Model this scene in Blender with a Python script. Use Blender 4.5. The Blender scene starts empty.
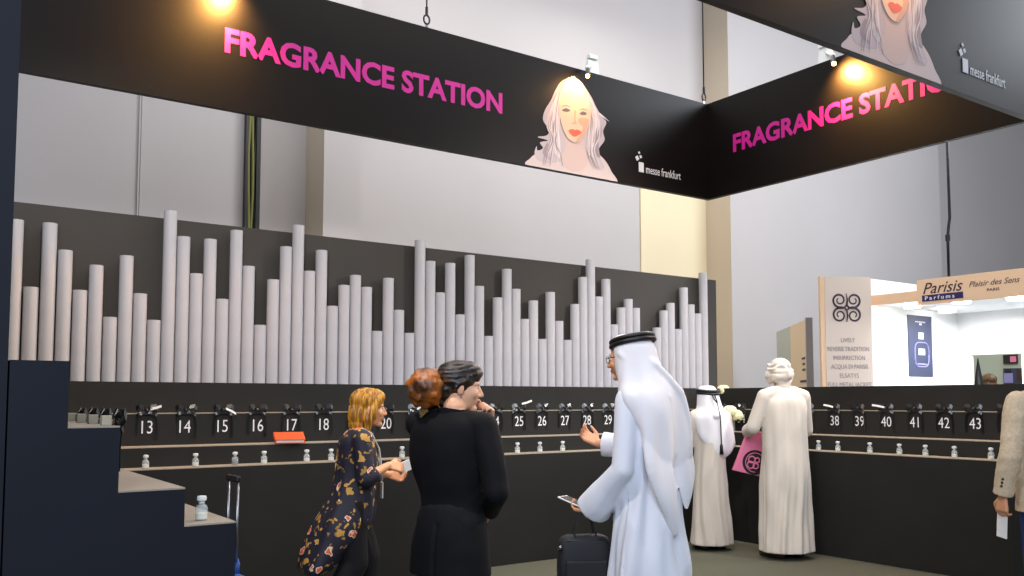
import bpy, math, random
import numpy as np
from mathutils import Vector, Matrix, noise

random.seed(7)
SC = bpy.context.scene
COL = SC.collection
PI = math.pi
R = math.radians

# ------------------------------------------------------------------ camera
F_PX, YAW, PITCH, Y0, CAM_H = 889.03, 55.068, 3.808, 341.5, 1.40
cd = bpy.data.cameras.new('camera')
cam = bpy.data.objects.new('camera', cd)
COL.objects.link(cam)
cd.sensor_width = 36.0
cd.lens = F_PX / 1024 * 36.0
cd.shift_y = (Y0 - 288) / 1024
cd.clip_start = 0.05
cd.clip_end = 200
cam.location = (0, 0, CAM_H)
cam.rotation_euler = (R(90 + PITCH), 0, R(YAW - 90))
SC.camera = cam

# ------------------------------------------------------------------ view, world, big lights
SC.view_settings.view_transform = 'Standard'
SC.view_settings.look = 'None'
SC.view_settings.gamma = 1.0
SC.view_settings.use_curve_mapping = False
SC.view_settings.exposure = 0.0

w = bpy.data.worlds.new('hall_ambience')
SC.world = w
w.use_nodes = True
w.node_tree.nodes['Background'].inputs[0].default_value = (0.80, 0.86, 1.0, 1)
w.node_tree.nodes['Background'].inputs[1].default_value = 0.34


def area(name, loc, target, sx, sy, power, col):
    l = bpy.data.lights.new(name, 'AREA')
    l.shape = 'RECTANGLE'
    l.size, l.size_y = sx, sy
    l.energy = power
    l.color = col
    o = bpy.data.objects.new(name, l)
    COL.objects.link(o)
    o.location = loc
    o.rotation_euler = (Vector(target) - Vector(loc)).to_track_quat('-Z', 'Y').to_euler()
    return o


area('hall_and_fill_light', (5.0, 4.6, 8.5), (5.0, 5.2, 0), 6, 4, 430, (1.0, 0.94, 0.88))
area('hall_and_fill_light', (-2.2, -3.4, 5.0), (3.8, 3.9, 1.0), 5, 4, 620, (0.70, 0.81, 1.0))
area('hall_and_fill_light', (5.0, 9.2, 8.0), (6.0, 11.2, 3.2), 14, 1.2, 225, (1.0, 0.98, 0.98))
def flood(loc, target, power, angle, col):
    l = bpy.data.lights.new('stand_and_fill_flood', 'SPOT')
    l.energy, l.color, l.spot_size, l.spot_blend, l.shadow_soft_size = power, col, R(angle), 0.5, 0.10
    o = bpy.data.objects.new('stand_and_fill_flood', l)
    COL.objects.link(o)
    o.location = loc
    o.rotation_euler = (Vector(target) - Vector(loc)).to_track_quat('-Z', 'Y').to_euler()


flood((0.9, 3.75, 3.75), (2.2, 7.0, 1.55), 260, 84, (1.0, 0.87, 0.72))
flood((6.9, 3.75, 3.75), (5.4, 7.0, 1.55), 300, 84, (1.0, 0.95, 0.92))
flood((1.0, 3.6, 3.9), (3.4, 3.7, 1.45), 210, 62, (1.0, 0.90, 0.82))  # added warm flood, fixture unseen, whitening the near robe
flood((6.3, 5.8, 3.6), (2.6, 4.2, 1.35), 300, 44, (1.0, 0.88, 0.76))  # unseen flood, added to brighten the women's faces
area('hall_and_fill_light', (9.0, 8.0, 7.8), (9.8, 8.0, 0), 4, 1.5, 90, (1.0, 0.95, 0.88))  # unseen lamp, added to lift the tan partition
flood((6.5, 1.5, 4.4), (2.4, 3.9, 1.35), 420, 27, (1.0, 0.84, 0.70))  # added fill from outside the stand, warming the suited woman's cheek
flood((3.2, 3.50, 3.6), (6.9, 5.6, 0.9), 170, 80, (1.0, 0.88, 0.74))
area('hall_and_fill_light', (13.5, 3.0, 7.0), (12.0, 11.0, 4.0), 6, 3, 760, (0.88, 0.93, 1.0))


# ------------------------------------------------------------------ helpers: pixels to places
def ray(u, v):
    a, t = R(YAW), R(PITCH)
    cx, cy = (u - 512) / F_PX, (Y0 - v) / F_PX
    d = math.cos(t) - cy * math.sin(t)
    h = math.sin(t) + cy * math.cos(t)
    return Vector((d * math.cos(a) + cx * math.sin(a), d * math.sin(a) - cx * math.cos(a), h))


def onA(u, v, y):
    r = ray(u, v)
    s = y / r.y
    return Vector((r.x * s, y, CAM_H + r.z * s))


def onB(u, v, x):
    r = ray(u, v)
    s = x / r.x
    return Vector((x, r.y * s, CAM_H + r.z * s))


def at(u, d):
    """ground point seen at column u and distance d along the view"""
    a = R(YAW)
    t = (u - 512) / F_PX
    return Vector((d * (math.cos(a) + t * math.sin(a)), d * (math.sin(a) - t * math.cos(a)), 0))


# ------------------------------------------------------------------ materials
def lin(c):
    out = []
    for x in c[:3]:
        x = x / 255.0
        out.append(x / 12.92 if x <= 0.04045 else ((x + 0.055) / 1.055) ** 2.4)
    return (*out, 1)


def mat(name, col, rough=0.6, metal=0.0, spec=0.5, var=0.0, scale=20.0, bump=0.0, emit=0.0, trans=0.0, sheen=0.0, stretch=None, alpha=1.0):
    m = bpy.data.materials.new(name)
    m.use_nodes = True
    nt = m.node_tree
    b = nt.nodes['Principled BSDF']
    c = lin(col)
    b.inputs['Base Color'].default_value = c
    b.inputs['Roughness'].default_value = rough
    b.inputs['Metallic'].default_value = metal
    b.inputs['Specular IOR Level'].default_value = spec
    b.inputs['Alpha'].default_value = alpha
    if trans:
        b.inputs['Transmission Weight'].default_value = trans
        b.inputs['IOR'].default_value = 1.45
    if sheen:
        b.inputs['Sheen Weight'].default_value = sheen
    if emit:
        b.inputs['Emission Color'].default_value = c
        b.inputs['Emission Strength'].default_value = emit
    if var or bump:
        tc = nt.nodes.new('ShaderNodeTexCoord')
        n = nt.nodes.new('ShaderNodeTexNoise')
        n.inputs['Scale'].default_value = scale
        n.inputs['Detail'].default_value = 5
        src = tc.outputs['Object']
        if stretch:
            mp = nt.nodes.new('ShaderNodeMapping')
            mp.inputs['Scale'].default_value = stretch
            nt.links.new(src, mp.inputs[0])
            src = mp.outputs[0]
        nt.links.new(src, n.inputs['Vector'])
        if var:
            rp = nt.nodes.new('ShaderNodeValToRGB')
            rp.color_ramp.elements[0].position = 0.3
            rp.color_ramp.elements[1].position = 0.7
            rp.color_ramp.elements[0].color = tuple(x * (1 - var) for x in c[:3]) + (1,)
            rp.color_ramp.elements[1].color = tuple(min(1, x * (1 + var)) for x in c[:3]) + (1,)
            nt.links.new(n.outputs['Fac'], rp.inputs[0])
            nt.links.new(rp.outputs[0], b.inputs['Base Color'])
        if bump:
            bp = nt.nodes.new('ShaderNodeBump')
            bp.inputs['Strength'].default_value = bump
            bp.inputs['Distance'].default_value = 0.01
            nt.links.new(n.outputs['Fac'], bp.inputs['Height'])
            nt.links.new(bp.outputs[0], b.inputs['Normal'])
    return m


def floral(name):
    m = bpy.data.materials.new(name)
    m.use_nodes = True
    nt = m.node_tree
    b = nt.nodes['Principled BSDF']
    b.inputs['Roughness'].default_value = 0.7
    tc = nt.nodes.new('ShaderNodeTexCoord')
    wn = nt.nodes.new('ShaderNodeTexNoise')
    wn.inputs['Scale'].default_value = 14
    mx = nt.nodes.new('ShaderNodeMixRGB')
    mx.inputs[0].default_value = 0.12
    nt.links.new(tc.outputs['Object'], mx.inputs[1])
    nt.links.new(wn.outputs['Color'], mx.inputs[2])
    nt.links.new(tc.outputs['Object'], wn.inputs['Vector'])
    prev = None
    for scale, thr, colour in ((30, 0.42, (150, 112, 44)), (19, 0.34, (186, 140, 62)), (12.5, 0.30, (222, 196, 172)), (12.5, 0.22, (210, 92, 56))):
        v = nt.nodes.new('ShaderNodeTexVoronoi')
        v.inputs['Scale'].default_value = scale
        nt.links.new(mx.outputs[0], v.inputs['Vector'])
        lt = nt.nodes.new('ShaderNodeMath')
        lt.operation = 'LESS_THAN'
        lt.inputs[1].default_value = thr
        nt.links.new(v.outputs['Distance'], lt.inputs[0])
        # only some of the cells carry a bloom
        sp = nt.nodes.new('ShaderNodeSeparateColor')
        nt.links.new(v.outputs['Color'], sp.inputs[0])
        g = nt.nodes.new('ShaderNodeMath')
        g.operation = 'GREATER_THAN'
        g.inputs[1].default_value = 0.70 if scale != 12.5 else 0.56
        nt.links.new(sp.outputs[0], g.inputs[0])
        mu = nt.nodes.new('ShaderNodeMath')
        mu.operation = 'MULTIPLY'
        nt.links.new(lt.outputs[0], mu.inputs[0])
        nt.links.new(g.outputs[0], mu.inputs[1])
        mi = nt.nodes.new('ShaderNodeMixRGB')
        nt.links.new(mu.outputs[0], mi.inputs[0])
        if prev is None:
            mi.inputs[1].default_value = lin((22, 20, 38))
        else:
            nt.links.new(prev.outputs[0], mi.inputs[1])
        mi.inputs[2].default_value = lin(colour)
        prev = mi
    nt.links.new(prev.outputs[0], b.inputs['Base Color'])
    return m


def hair_mat(name, dark, light, scale=60, lo=0.4, hi=0.62, stretch=(1, 1, 0.12)):
    m = mat(name, dark, 0.45)
    nt = m.node_tree
    b = nt.nodes['Principled BSDF']
    tc = nt.nodes.new('ShaderNodeTexCoord')
    mp = nt.nodes.new('ShaderNodeMapping')
    mp.inputs['Scale'].default_value = stretch
    n = nt.nodes.new('ShaderNodeTexNoise')
    n.inputs['Scale'].default_value = scale
    n.inputs['Detail'].default_value = 4
    rp = nt.nodes.new('ShaderNodeValToRGB')
    rp.color_ramp.elements[0].position = lo
    rp.color_ramp.elements[1].position = hi
    rp.color_ramp.elements[0].color = lin(dark)
    rp.color_ramp.elements[1].color = lin(light)
    nt.links.new(tc.outputs['Object'], mp.inputs[0])
    nt.links.new(mp.outputs[0], n.inputs['Vector'])
    nt.links.new(n.outputs['Fac'], rp.inputs[0])
    nt.links.new(rp.outputs[0], b.inputs['Base Color'])
    bp = nt.nodes.new('ShaderNodeBump')
    bp.inputs['Strength'].default_value = 0.6
    bp.inputs['Distance'].default_value = 0.01
    nt.links.new(n.outputs['Fac'], bp.inputs['Height'])
    nt.links.new(bp.outputs[0], b.inputs['Normal'])
    return m


M = dict(
    counter_cool_lit=mat('cool_lit_black_laminate', (16, 20, 31), 0.62, spec=0.3, var=0.08, scale=3),  # black laminate with the cool light on it mixed into the colour
    counter=mat('black_laminate', (34, 33, 30), 0.62, spec=0.25, var=0.12, scale=3),
    tread=mat('shelf_board', (158, 145, 128), 0.55, var=0.05, scale=8),
    panel=mat('charcoal_panel', (64, 60, 56), 0.75, spec=0.25, var=0.05, scale=1.5),
    pipe=mat('pale_grey_tube', (180, 177, 180), 0.5, spec=0.3, var=0.03, scale=6),
    pipe_in=mat('tube_end', (120, 116, 116), 0.7),
    banner=mat('black_banner_vinyl', (17, 13, 11), 0.46, spec=0.18, var=0.12, scale=2),
    magenta=mat('magenta_print', (208, 16, 146), 0.55),
    white=mat('white_print', (235, 232, 232), 0.6),
    floor=mat('grey_carpet', (90, 89, 76), 0.95, spec=0.1, var=0.14, scale=90, bump=0.3),
    hall=mat('hall_wall_paint', (180, 174, 172), 0.85, spec=0.2, var=0.025, scale=0.6),
    hall_side=mat('pilaster_side_tone', (194, 180, 160), 0.85, spec=0.2),
    cream=mat('warm_lit_wall', (214, 200, 168), 0.8, spec=0.2, var=0.02, scale=1),  # warm light on the hall wall, put into the colour
    black=mat('black_plastic', (16, 16, 17), 0.45),
    ribbon=mat('black_satin', (14, 14, 15), 0.28, spec=0.6),
    boxpale=mat('pale_card', (176, 166, 140), 0.6),
    paper=mat('white_paper', (232, 230, 226), 0.7),
    glass=mat('clear_glass', (225, 232, 232), 0.06, alpha=0.2),
    powder=mat('white_powder', (232, 226, 204), 0.9),
    darkgrain=mat('dark_grains', (40, 34, 30), 0.9),
    stopper=mat('frosted_stopper', (226, 226, 220), 0.35),
    orange=mat('orange_cover', (206, 84, 34), 0.5),
    lampwhite=mat('white_lamp_housing', (228, 232, 230), 0.4),
    bulb=mat('warm_bulb', (255, 205, 130), 0.4, emit=30.0),
    steel=mat('brushed_steel', (150, 150, 155), 0.3, metal=1.0),
    wire=mat('dark_steel_wire', (60, 60, 62), 0.4, metal=0.8),
    cable=mat('olive_cable', (112, 112, 52), 0.6),
    skin=mat('warm_skin', (214, 152, 112), 0.5, var=0.05, scale=30),
    skin_pale=mat('fair_skin', (228, 170, 134), 0.5, var=0.05, scale=30),
    lip=mat('lip', (176, 86, 80), 0.4),
    eye=mat('eye_white', (225, 222, 218), 0.2),
    iris=mat('dark_iris', (40, 28, 22), 0.2),
    robe=mat('white_cotton', (226, 228, 236), 0.85, spec=0.15, sheen=0.2),
    robe_c=mat('cream_cotton', (212, 201, 187), 0.88, spec=0.15, sheen=0.2),
    ghutra=mat('white_muslin', (233, 230, 233), 0.85, spec=0.15, sheen=0.2),
    suit=mat('black_suiting', (13, 12, 15), 0.8, spec=0.2, var=0.1, scale=12),
    trousers=mat('black_trouser_cloth', (18, 17, 19), 0.8, spec=0.25),
    beige=mat('beige_tweed', (203, 182, 153), 0.9, spec=0.15, var=0.12, scale=70),
    denim=mat('blue_denim', (40, 52, 98), 0.85, spec=0.2, var=0.1, scale=90),
    leather=mat('brown_leather', (58, 40, 28), 0.5),
    blackleather=mat('black_leather', (20, 19, 20), 0.45),
    floral=floral('navy_floral_print'),
    hair_blond=hair_mat('golden_brown_hair', (118, 74, 20), (206, 146, 38)),
    hair_bun=hair_mat('auburn_hair', (58, 32, 12), (196, 108, 30), 9, 0.35, 0.7, (1, 1, 1.6)),
    hair_dark=hair_mat('dark_brown_hair', (22, 14, 9), (112, 72, 34), 46, 0.52, 0.78, (0.4, 1, 1)),
    hair_brown=hair_mat('brown_hair', (70, 46, 26), (120, 84, 48)),
    pink=mat('pink_bag', (226, 120, 156), 0.55),
    bluebag=mat('blue_nylon', (52, 92, 168), 0.6),
    bagblack=mat('black_nylon', (22, 22, 28), 0.7, var=0.15, scale=160),
    petal=mat('ivory_petals', (240, 238, 188), 0.75, var=0.06, scale=40),
    leaf=mat('dark_leaf', (34, 52, 26), 0.6),
    booth=mat('white_booth_panel', (236, 238, 240), 0.7),
    peach=mat('peach_board', (244, 206, 168), 0.6),
    logo_dark=mat('dark_plum_print', (58, 40, 58), 0.6),
    indigo=mat('indigo_print', (44, 30, 92), 0.5),
    greytext=mat('grey_print', (150, 142, 140), 0.6),
    poster=mat('slate_poster', (50, 57, 84), 0.5),
    posterline=mat('pale_violet_print', (140, 136, 190), 0.5),
    booth_light=mat('booth_downlight', (255, 250, 240), 0.4, emit=14.0),
    partition=mat('tan_partition', (236, 210, 174), 0.7),
    partition_g=mat('grey_green_partition', (190, 196, 186), 0.7),
    sage=mat('sage_wall', (170, 178, 160), 0.85),
    hair_print=mat('ash_hair_print', (196, 178, 180), 0.55),
    hair_print_d=mat('ash_hair_shadow_print', (160, 140, 142), 0.55),
    hair_print_l=mat('ash_hair_light_print', (224, 212, 212), 0.55),
    shoulder_print=mat('pale_shoulder_print', (212, 190, 184), 0.55),
    neck_print=mat('neck_print', (208, 180, 170), 0.55),
    face_print=mat('face_print', (232, 190, 162), 0.55),
    nose_cheek_shade=mat('nose_print_cheek_shadow', (212, 164, 134), 0.55),  # printed nose tone, and the lamp's shadow painted across the cheek
    lip_print=mat('coral_lip_print', (222, 96, 62), 0.5),
    eye_print=mat('eye_print', (104, 92, 90), 0.5),
)


# ------------------------------------------------------------------ mesh builder
class MB:
    def __init__(self):
        self.v, self.f, self.mi = [], [], []

    def add(self, vs, fs, mi=0):
        n = len(self.v)
        self.v += [tuple(p) for p in vs]
        for f in fs:
            self.f.append(tuple(i + n for i in f))
            self.mi.append(mi)
        return self

    def box(self, lo, hi, mi=0):
        (a, b, c), (d, e, g) = lo, hi
        vs = [(a, b, c), (d, b, c), (d, e, c), (a, e, c), (a, b, g), (d, b, g), (d, e, g), (a, e, g)]
        return self.add(vs, [(3, 2, 1, 0), (4, 5, 6, 7), (0, 1, 5, 4), (1, 2, 6, 5), (2, 3, 7, 6), (3, 0, 4, 7)], mi)

    def prism(self, pts, vec, mi=0):
        """closed polygon (3d points) swept along vec"""
        n = len(pts)
        v = Vector(vec)
        vs = [Vector(p) for p in pts] + [Vector(p) + v for p in pts]
        fs = [tuple(range(n)), tuple(range(2 * n - 1, n - 1, -1))]
        fs += [(i, i + n, (i + 1) % n + n, (i + 1) % n) for i in range(n)]
        return self.add(vs, fs, mi)

    def rings(self, rings, mi=0, cap=True):
        """list of rings of equal length"""
        k = len(rings[0])
        vs = [p for r in rings for p in r]
        fs = []
        for i in range(len(rings) - 1):
            for j in range(k):
                a, b = i * k + j, i * k + (j + 1) % k
                fs.append((a, b, b + k, a + k))
        if cap:
            fs.append(tuple(range(k - 1, -1, -1)))
            fs.append(tuple(range((len(rings) - 1) * k, len(rings) * k)))
        return self.add(vs, fs, mi)

    def loft(self, secs, k=40, mi=0, power=2.0):
        """horizontal elliptical sections (x, y, z, rx, ry[, yaw])"""
        secs = [tuple(s) + (0,) * (6 - len(s)) for s in secs]
        if len(secs) > 3:
            fine = []
            for i in range(len(secs) - 1):
                p0, p1, p2, p3 = (np.array(secs[min(max(i + q, 0), len(secs) - 1)]) for q in (-1, 0, 1, 2))
                for q in range(4):
                    t = q / 4
                    fine.append(0.5 * (2 * p1 + (p2 - p0) * t + (2 * p0 - 5 * p1 + 4 * p2 - p3) * t * t + (3 * p1 - p0 - 3 * p2 + p3) * t ** 3))
            secs = [tuple(f[:3]) + (max(f[3], 0.004), max(f[4], 0.004), f[5]) for f in fine] + [secs[-1]]
        rs = []
        for s in secs:
            x, y, z, rx, ry = s[:5]
            ya = s[5] if len(s) > 5 else 0
            r = []
            for j in range(k):
                t = 2 * PI * j / k
                c, q = math.cos(t), math.sin(t)
                c = math.copysign(abs(c) ** (2 / power), c)
                q = math.copysign(abs(q) ** (2 / power), q)
                px, py = rx * c, ry * q
                r.append((x + px * math.cos(ya) - py * math.sin(ya), y + px * math.sin(ya) + py * math.cos(ya), z))
            rs.append(r)
        return self.rings(rs, mi)

    def tube(self, pts, rad, k=16, mi=0, flat=1.0, up=(0, 0, 1), cap=True):
        pts = [Vector(p) for p in pts]
        if not hasattr(rad, '__len__'):
            rad = [rad] * len(pts)
        rs = []
        for i, p in enumerate(pts):
            t = (pts[min(i + 1, len(pts) - 1)] - pts[max(i - 1, 0)]).normalized()
            u = Vector(up)
            if abs(t.dot(u)) > 0.95:
                u = Vector((0, 1, 0)) if abs(t.y) < 0.9 else Vector((1, 0, 0))
            a = t.cross(u).normalized()
            b = a.cross(t).normalized()
            rs.append([p + a * rad[i] * math.cos(2 * PI * j / k) + b * rad[i] * flat * math.sin(2 * PI * j / k) for j in range(k)])
        return self.rings(rs, mi, cap)

    def ell(self, c, r, rot=None, n=16, mi=0):
        c = Vector(c)
        if not hasattr(r, '__len__'):
            r = (r, r, r)
        vs, fs = [], []
        m = n // 2
        top = c + (rot @ Vector((0, 0, r[2])) if rot else Vector((0, 0, r[2])))
        bot = c - (rot @ Vector((0, 0, r[2])) if rot else Vector((0, 0, r[2])))
        vs.append(top)
        for i in range(1, m):
            ph = PI * i / m
            for j in range(n):
                th = 2 * PI * j / n
                p = Vector((r[0] * math.sin(ph) * math.cos(th), r[1] * math.sin(ph) * math.sin(th), r[2] * math.cos(ph)))
                vs.append(c + (rot @ p if rot else p))
        vs.append(bot)
        for j in range(n):
            fs.append((0, 1 + j, 1 + (j + 1) % n))
            for i in range(m - 2):
                a, b = 1 + i * n + j, 1 + i * n + (j + 1) % n
                fs.append((a, a + n, b + n, b))
            e = 1 + (m - 2) * n
            fs.append((len(vs) - 1, e + (j + 1) % n, e + j))
        return self.add(vs, fs, mi)

    def cap(self, p0, r0, p1, r1, k=14):
        """round-ended tapered limb"""
        p0, p1 = Vector(p0), Vector(p1)
        self.ell(p0, r0, n=k)
        self.ell(p1, r1, n=k)
        if (p1 - p0).length > 1e-5:
            self.tube([p0, p1], [r0, r1], k)
        return self

    def chain(self, pts, rad, k=14):
        for i in range(len(pts) - 1):
            self.cap(pts[i], rad[i], pts[i + 1], rad[i + 1], k)
        return self

    def lathe(self, prof, c=(0, 0, 0), k=20, mi=0, cap=True):
        rs = [[(c[0] + r * math.cos(2 * PI * j / k), c[1] + r * math.sin(2 * PI * j / k), c[2] + z) for j in range(k)] for r, z in prof]
        return self.rings(rs, mi, cap)

    def strip(self, path, wdir, width, thick=0.0015, mi=0):
        """ribbon: a path with a width direction, as a thin solid"""
        path = [Vector(p) for p in path]
        wv = Vector(wdir).normalized() * width / 2
        rs = []
        for i, p in enumerate(path):
            t = (path[min(i + 1, len(path) - 1)] - path[max(i - 1, 0)]).normalized()
            nrm = t.cross(wv).normalized() * thick / 2
            rs.append([p + wv + nrm, p - wv + nrm, p - wv - nrm, p + wv - nrm])
        return self.rings(rs, mi)

    def mesh(self, name, off=None):
        me = bpy.data.meshes.new(name)
        vs = self.v if off is None else [(x - off[0], y - off[1], z - off[2]) for x, y, z in self.v]
        me.from_pydata(vs, [], self.f)
        return me

    def build(self, name, mats, parent=None, loc=None, smooth=False, bevel=0.0):
        """one mesh object; coordinates are the parent's own, or the place's with the origin moved to loc"""
        me = self.mesh(name, loc)
        fix_normals(me)
        o = bpy.data.objects.new(name, me)
        COL.objects.link(o)
        mats = mats if isinstance(mats, (list, tuple)) else [mats]
        for m in mats:
            me.materials.append(m)
        if len(mats) > 1:
            for p, i in zip(me.polygons, self.mi):
                p.material_index = i
        if smooth:
            me.shade_smooth()
            if smooth == 'auto':
                me.set_sharp_from_angle(angle=R(38))
        if bevel:
            b = o.modifiers.new('bevel', 'BEVEL')
            b.width = bevel
            b.segments = 2
            b.limit_method = 'ANGLE'
        if parent is not None:
            o.parent = parent
        if loc is not None:
            o.location = loc
        return o


def fix_normals(me):
    import bmesh
    bm = bmesh.new()
    bm.from_mesh(me)
    bmesh.ops.recalc_face_normals(bm, faces=bm.faces)
    bm.to_mesh(me)
    bm.free()


def tag(o, label, cat, group=None):
    o['label'] = label
    o['category'] = cat
    if group:
        o['group'] = group
    return o


def thing(name, label, cat, loc=(0, 0, 0), rz=0.0, group=None):
    o = bpy.data.objects.new(name, None)
    o.empty_display_size = 0.1
    COL.objects.link(o)
    o.location = loc
    o.rotation_euler = (0, 0, rz)
    return tag(o, label, cat, group)


def struct(o):
    o['kind'] = 'structure'
    return o


def dup(root, label, loc, rz=0.0, group=None):
    r = root.copy()
    COL.objects.link(r)
    r.location = loc
    r.rotation_euler = (0, 0, rz)
    r['label'] = label
    if group:
        r['group'] = group
    for ch in list(root.children):
        c = ch.copy()
        COL.objects.link(c)
        c.parent = r
        for g in list(ch.children):
            d = g.copy()
            COL.objects.link(d)
            d.parent = c
    return r


def text_mb(s, width=None, height=None, squeeze=1.0, bold=0.0, shear=0.0, space=1.0, ext=0.0006):
    """the words as a mesh in (x, z), lower start at 0,0; width is the whole line, height that of a capital"""
    cu = bpy.data.curves.new('lettering', 'FONT')
    cu.body = s
    cu.size = 1.0
    cu.offset = bold
    cu.shear = shear
    cu.space_character = space
    cu.resolution_u = 3
    cu.extrude = 0.5
    o = bpy.data.objects.new('lettering', cu)
    COL.objects.link(o)
    bpy.context.view_layer.update()
    dg = bpy.context.evaluated_depsgraph_get()
    me = bpy.data.meshes.new_from_object(o.evaluated_get(dg))
    vs = [tuple(v.co) for v in me.vertices]
    fs = [tuple(p.vertices) for p in me.polygons]
    bpy.data.objects.remove(o)
    bpy.data.curves.remove(cu)
    bpy.data.meshes.remove(me)
    xs = [v[0] for v in vs]
    x0, x1 = min(xs), max(xs)
    capn = 0.70
    sx = (width / (x1 - x0)) if width else height / capn * squeeze
    sy = height / capn if height else sx
    mb = MB()
    mb.v = [((x - x0) * sx, z * 2 * ext, y * sy) for x, y, z in vs]
    mb.f = fs
    mb.mi = [0] * len(fs)
    return mb


def place(mb, origin, xdir, zdir=(0, 0, 1)):
    o, xd, zd = Vector(origin), Vector(xdir).normalized(), Vector(zdir).normalized()
    yd = zd.cross(xd)
    mb.v = [tuple(o + xd * a + yd * b + zd * c) for a, b, c in mb.v]
    return mb


def remesh(name, mb, voxel, mats, parent, smooth=4, post=None, assign=None):
    """the overlapping shapes of mb grown into one continuous surface"""
    me0 = mb.mesh(name)
    fix = bpy.data.objects.new(name, me0)
    COL.objects.link(fix)
    r = fix.modifiers.new('remesh', 'REMESH')
    r.mode = 'VOXEL'
    r.voxel_size = voxel
    if smooth:
        s = fix.modifiers.new('smooth', 'SMOOTH')
        s.factor = 0.5
        s.iterations = smooth
    bpy.context.view_layer.update()
    dg = bpy.context.evaluated_depsgraph_get()
    me = bpy.data.meshes.new_from_object(fix.evaluated_get(dg))
    bpy.data.objects.remove(fix)
    bpy.data.meshes.remove(me0)
    n = len(me.vertices)
    co = np.empty(n * 3)
    me.vertices.foreach_get('co', co)
    co = co.reshape(-1, 3)
    if post:
        no = np.empty(n * 3)
        me.vertices.foreach_get('normal', no)
        co = post(co, no.reshape(-1, 3))
        me.vertices.foreach_set('co', co.ravel())
        me.update()
    me.materials.clear()
    mats = mats if isinstance(mats, (list, tuple)) else [mats]
    for m in mats:
        me.materials.append(m)
    if assign:
        k = len(me.polygons)
        ce = np.empty(k * 3)
        me.polygons.foreach_get('center', ce)
        idx = assign(ce.reshape(-1, 3)).astype(np.int32)
        me.polygons.foreach_set('material_index', idx)
    me.shade_smooth()
    me.name = name
    o = bpy.data.objects.new(name, me)
    COL.objects.link(o)
    if parent is not None:
        o.parent = parent
    return o


def nz(co, scale, seed=0.0):
    return np.array([noise.noise(Vector((p[0] * scale[0] + seed, p[1] * scale[1] - seed, p[2] * scale[2] + 2 * seed))) for p in co])


def folds(z_top, z_bot, a0, a1, freq=9, seed=0.0, cx=0.0, cy=0.0, small=0.004):
    """long vertical folds that deepen towards the hem, and some soft creases"""
    def post(co, no):
        z = co[:, 2]
        t = np.clip((z_top - z) / (z_top - z_bot), 0, 1)
        th = np.arctan2(co[:, 1] - cy, co[:, 0] - cx)
        n1 = nz(co, (2.2, 2.2, 0.9), seed)
        n2 = nz(co, (9, 9, 3.2), seed + 3.1)
        amp = a0 + (a1 - a0) * t
        n3 = nz(co, (4.5, 4.5, 2.4), seed + 7.7)
        ridge = (0.28 - np.abs(n3)) * small * 1.6
        d = ridge + amp * (0.6 * np.sin(freq * th + 5.5 * n1 + seed) + 0.4 * np.sin((freq * 1.9) * th + 7 * n1 - seed)) + small * 2.2 * n2
        return co + no * np.array([1, 1, 0.35]) * d[:, None]
    return post


# ================================================================== THE SETTING
yA0, yA2, yA3, yA4, yA5 = 6.338, 6.530, 6.762, 6.932, 7.152
xB0, xB2, xB3, xB4, xB5 = 7.012, 7.204, 7.434, 7.606, 7.926
Z1, Z2, Z3, Z4, ZP = 0.939, 1.078, 1.310, 1.538, 2.815
HALL_Y = 11.0

struct(MB().box((-6, -6, -0.1), (26, HALL_Y + 0.3, 0)).build('floor', M['floor']))
struct(MB().box((-6, HALL_Y, 0), (26, HALL_Y + 0.3, 10)).build('wall_back', M['hall']))


def pilaster(name, u0, u1, u2, front, mats):
    """a projecting strip of wall: its side shows from column u0 to u1, its front to u2"""
    y = HALL_Y - front
    xa = onA(u1, 300, y).x
    xb = onA(u2, 300, y).x
    m = MB().box((xa, y, 0), (xb, HALL_Y + 0.01, 10))
    # the face towards -x has a warmer tone
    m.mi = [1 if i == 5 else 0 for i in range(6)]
    return struct(m.build(name, mats))


def front_for(u0, u1):
    """how far a pilaster projects if its side spans columns u0..u1"""
    xa = onA(u0, 300, HALL_Y).x
    r = ray(u1, 300)
    return HALL_Y - xa * r.y / r.x


pilaster('trim_1', 304, 322, 359, front_for(304, 322), [M['hall'], M['hall_side']])
pilaster('trim_2', 706, 732, 943, front_for(706, 732), [M['hall'], M['hall_side']])
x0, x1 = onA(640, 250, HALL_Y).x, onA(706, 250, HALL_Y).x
struct(MB().box((x0, HALL_Y - 0.03, 0), (x1, HALL_Y, onA(670, 170, HALL_Y).z)).build('warm_light_patch', M['cream']))  # warm pool of light on the hall wall, built as a cream strip
# a thin seam in the hall wall
xs = onA(140, 150, HALL_Y).x
struct(MB().box((xs - 0.022, HALL_Y - 0.02, 0), (xs - 0.004, HALL_Y, 10)).box((xs + 0.006, HALL_Y - 0.014, 0), (xs + 0.018, HALL_Y, 10)).build('trim_4', M['hall']))

# cable riser on the hall wall
ca, cb = onA(246.5, 150, HALL_Y - 0.1).x, onA(261, 150, HALL_Y - 0.1).x
t = thing('cable_riser', 'dark open cable riser with olive cables running up the pale hall wall', 'cable riser', ((ca + cb) / 2, HALL_Y, 0))
hw = (cb - ca) / 2
MB().box((-hw, -0.03, 0.0), (hw, -0.001, 10)).build('back_plate', M['black'], t)
for i, (dx, rr, mm) in enumerate(((-hw + 0.012, 0.014, 'wire'), (hw - 0.024, 0.026, 'black'))):
    MB().box((dx - rr, -0.09, 0), (dx + rr, -0.03, 10)).build('rail', M[mm], t)
for dx, rr in ((-0.045, 0.022), (0.0, 0.02), (0.036, 0.014)):
    pts = [(dx + 0.012 * math.sin(k * 1.7 + dx * 90), -0.055, 0.0 + k * 0.5) for k in range(21)]
    MB().tube(pts, rr, 8).build('cable', M['cable'] if dx < 0.03 else M['black'], t, smooth=True)

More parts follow.
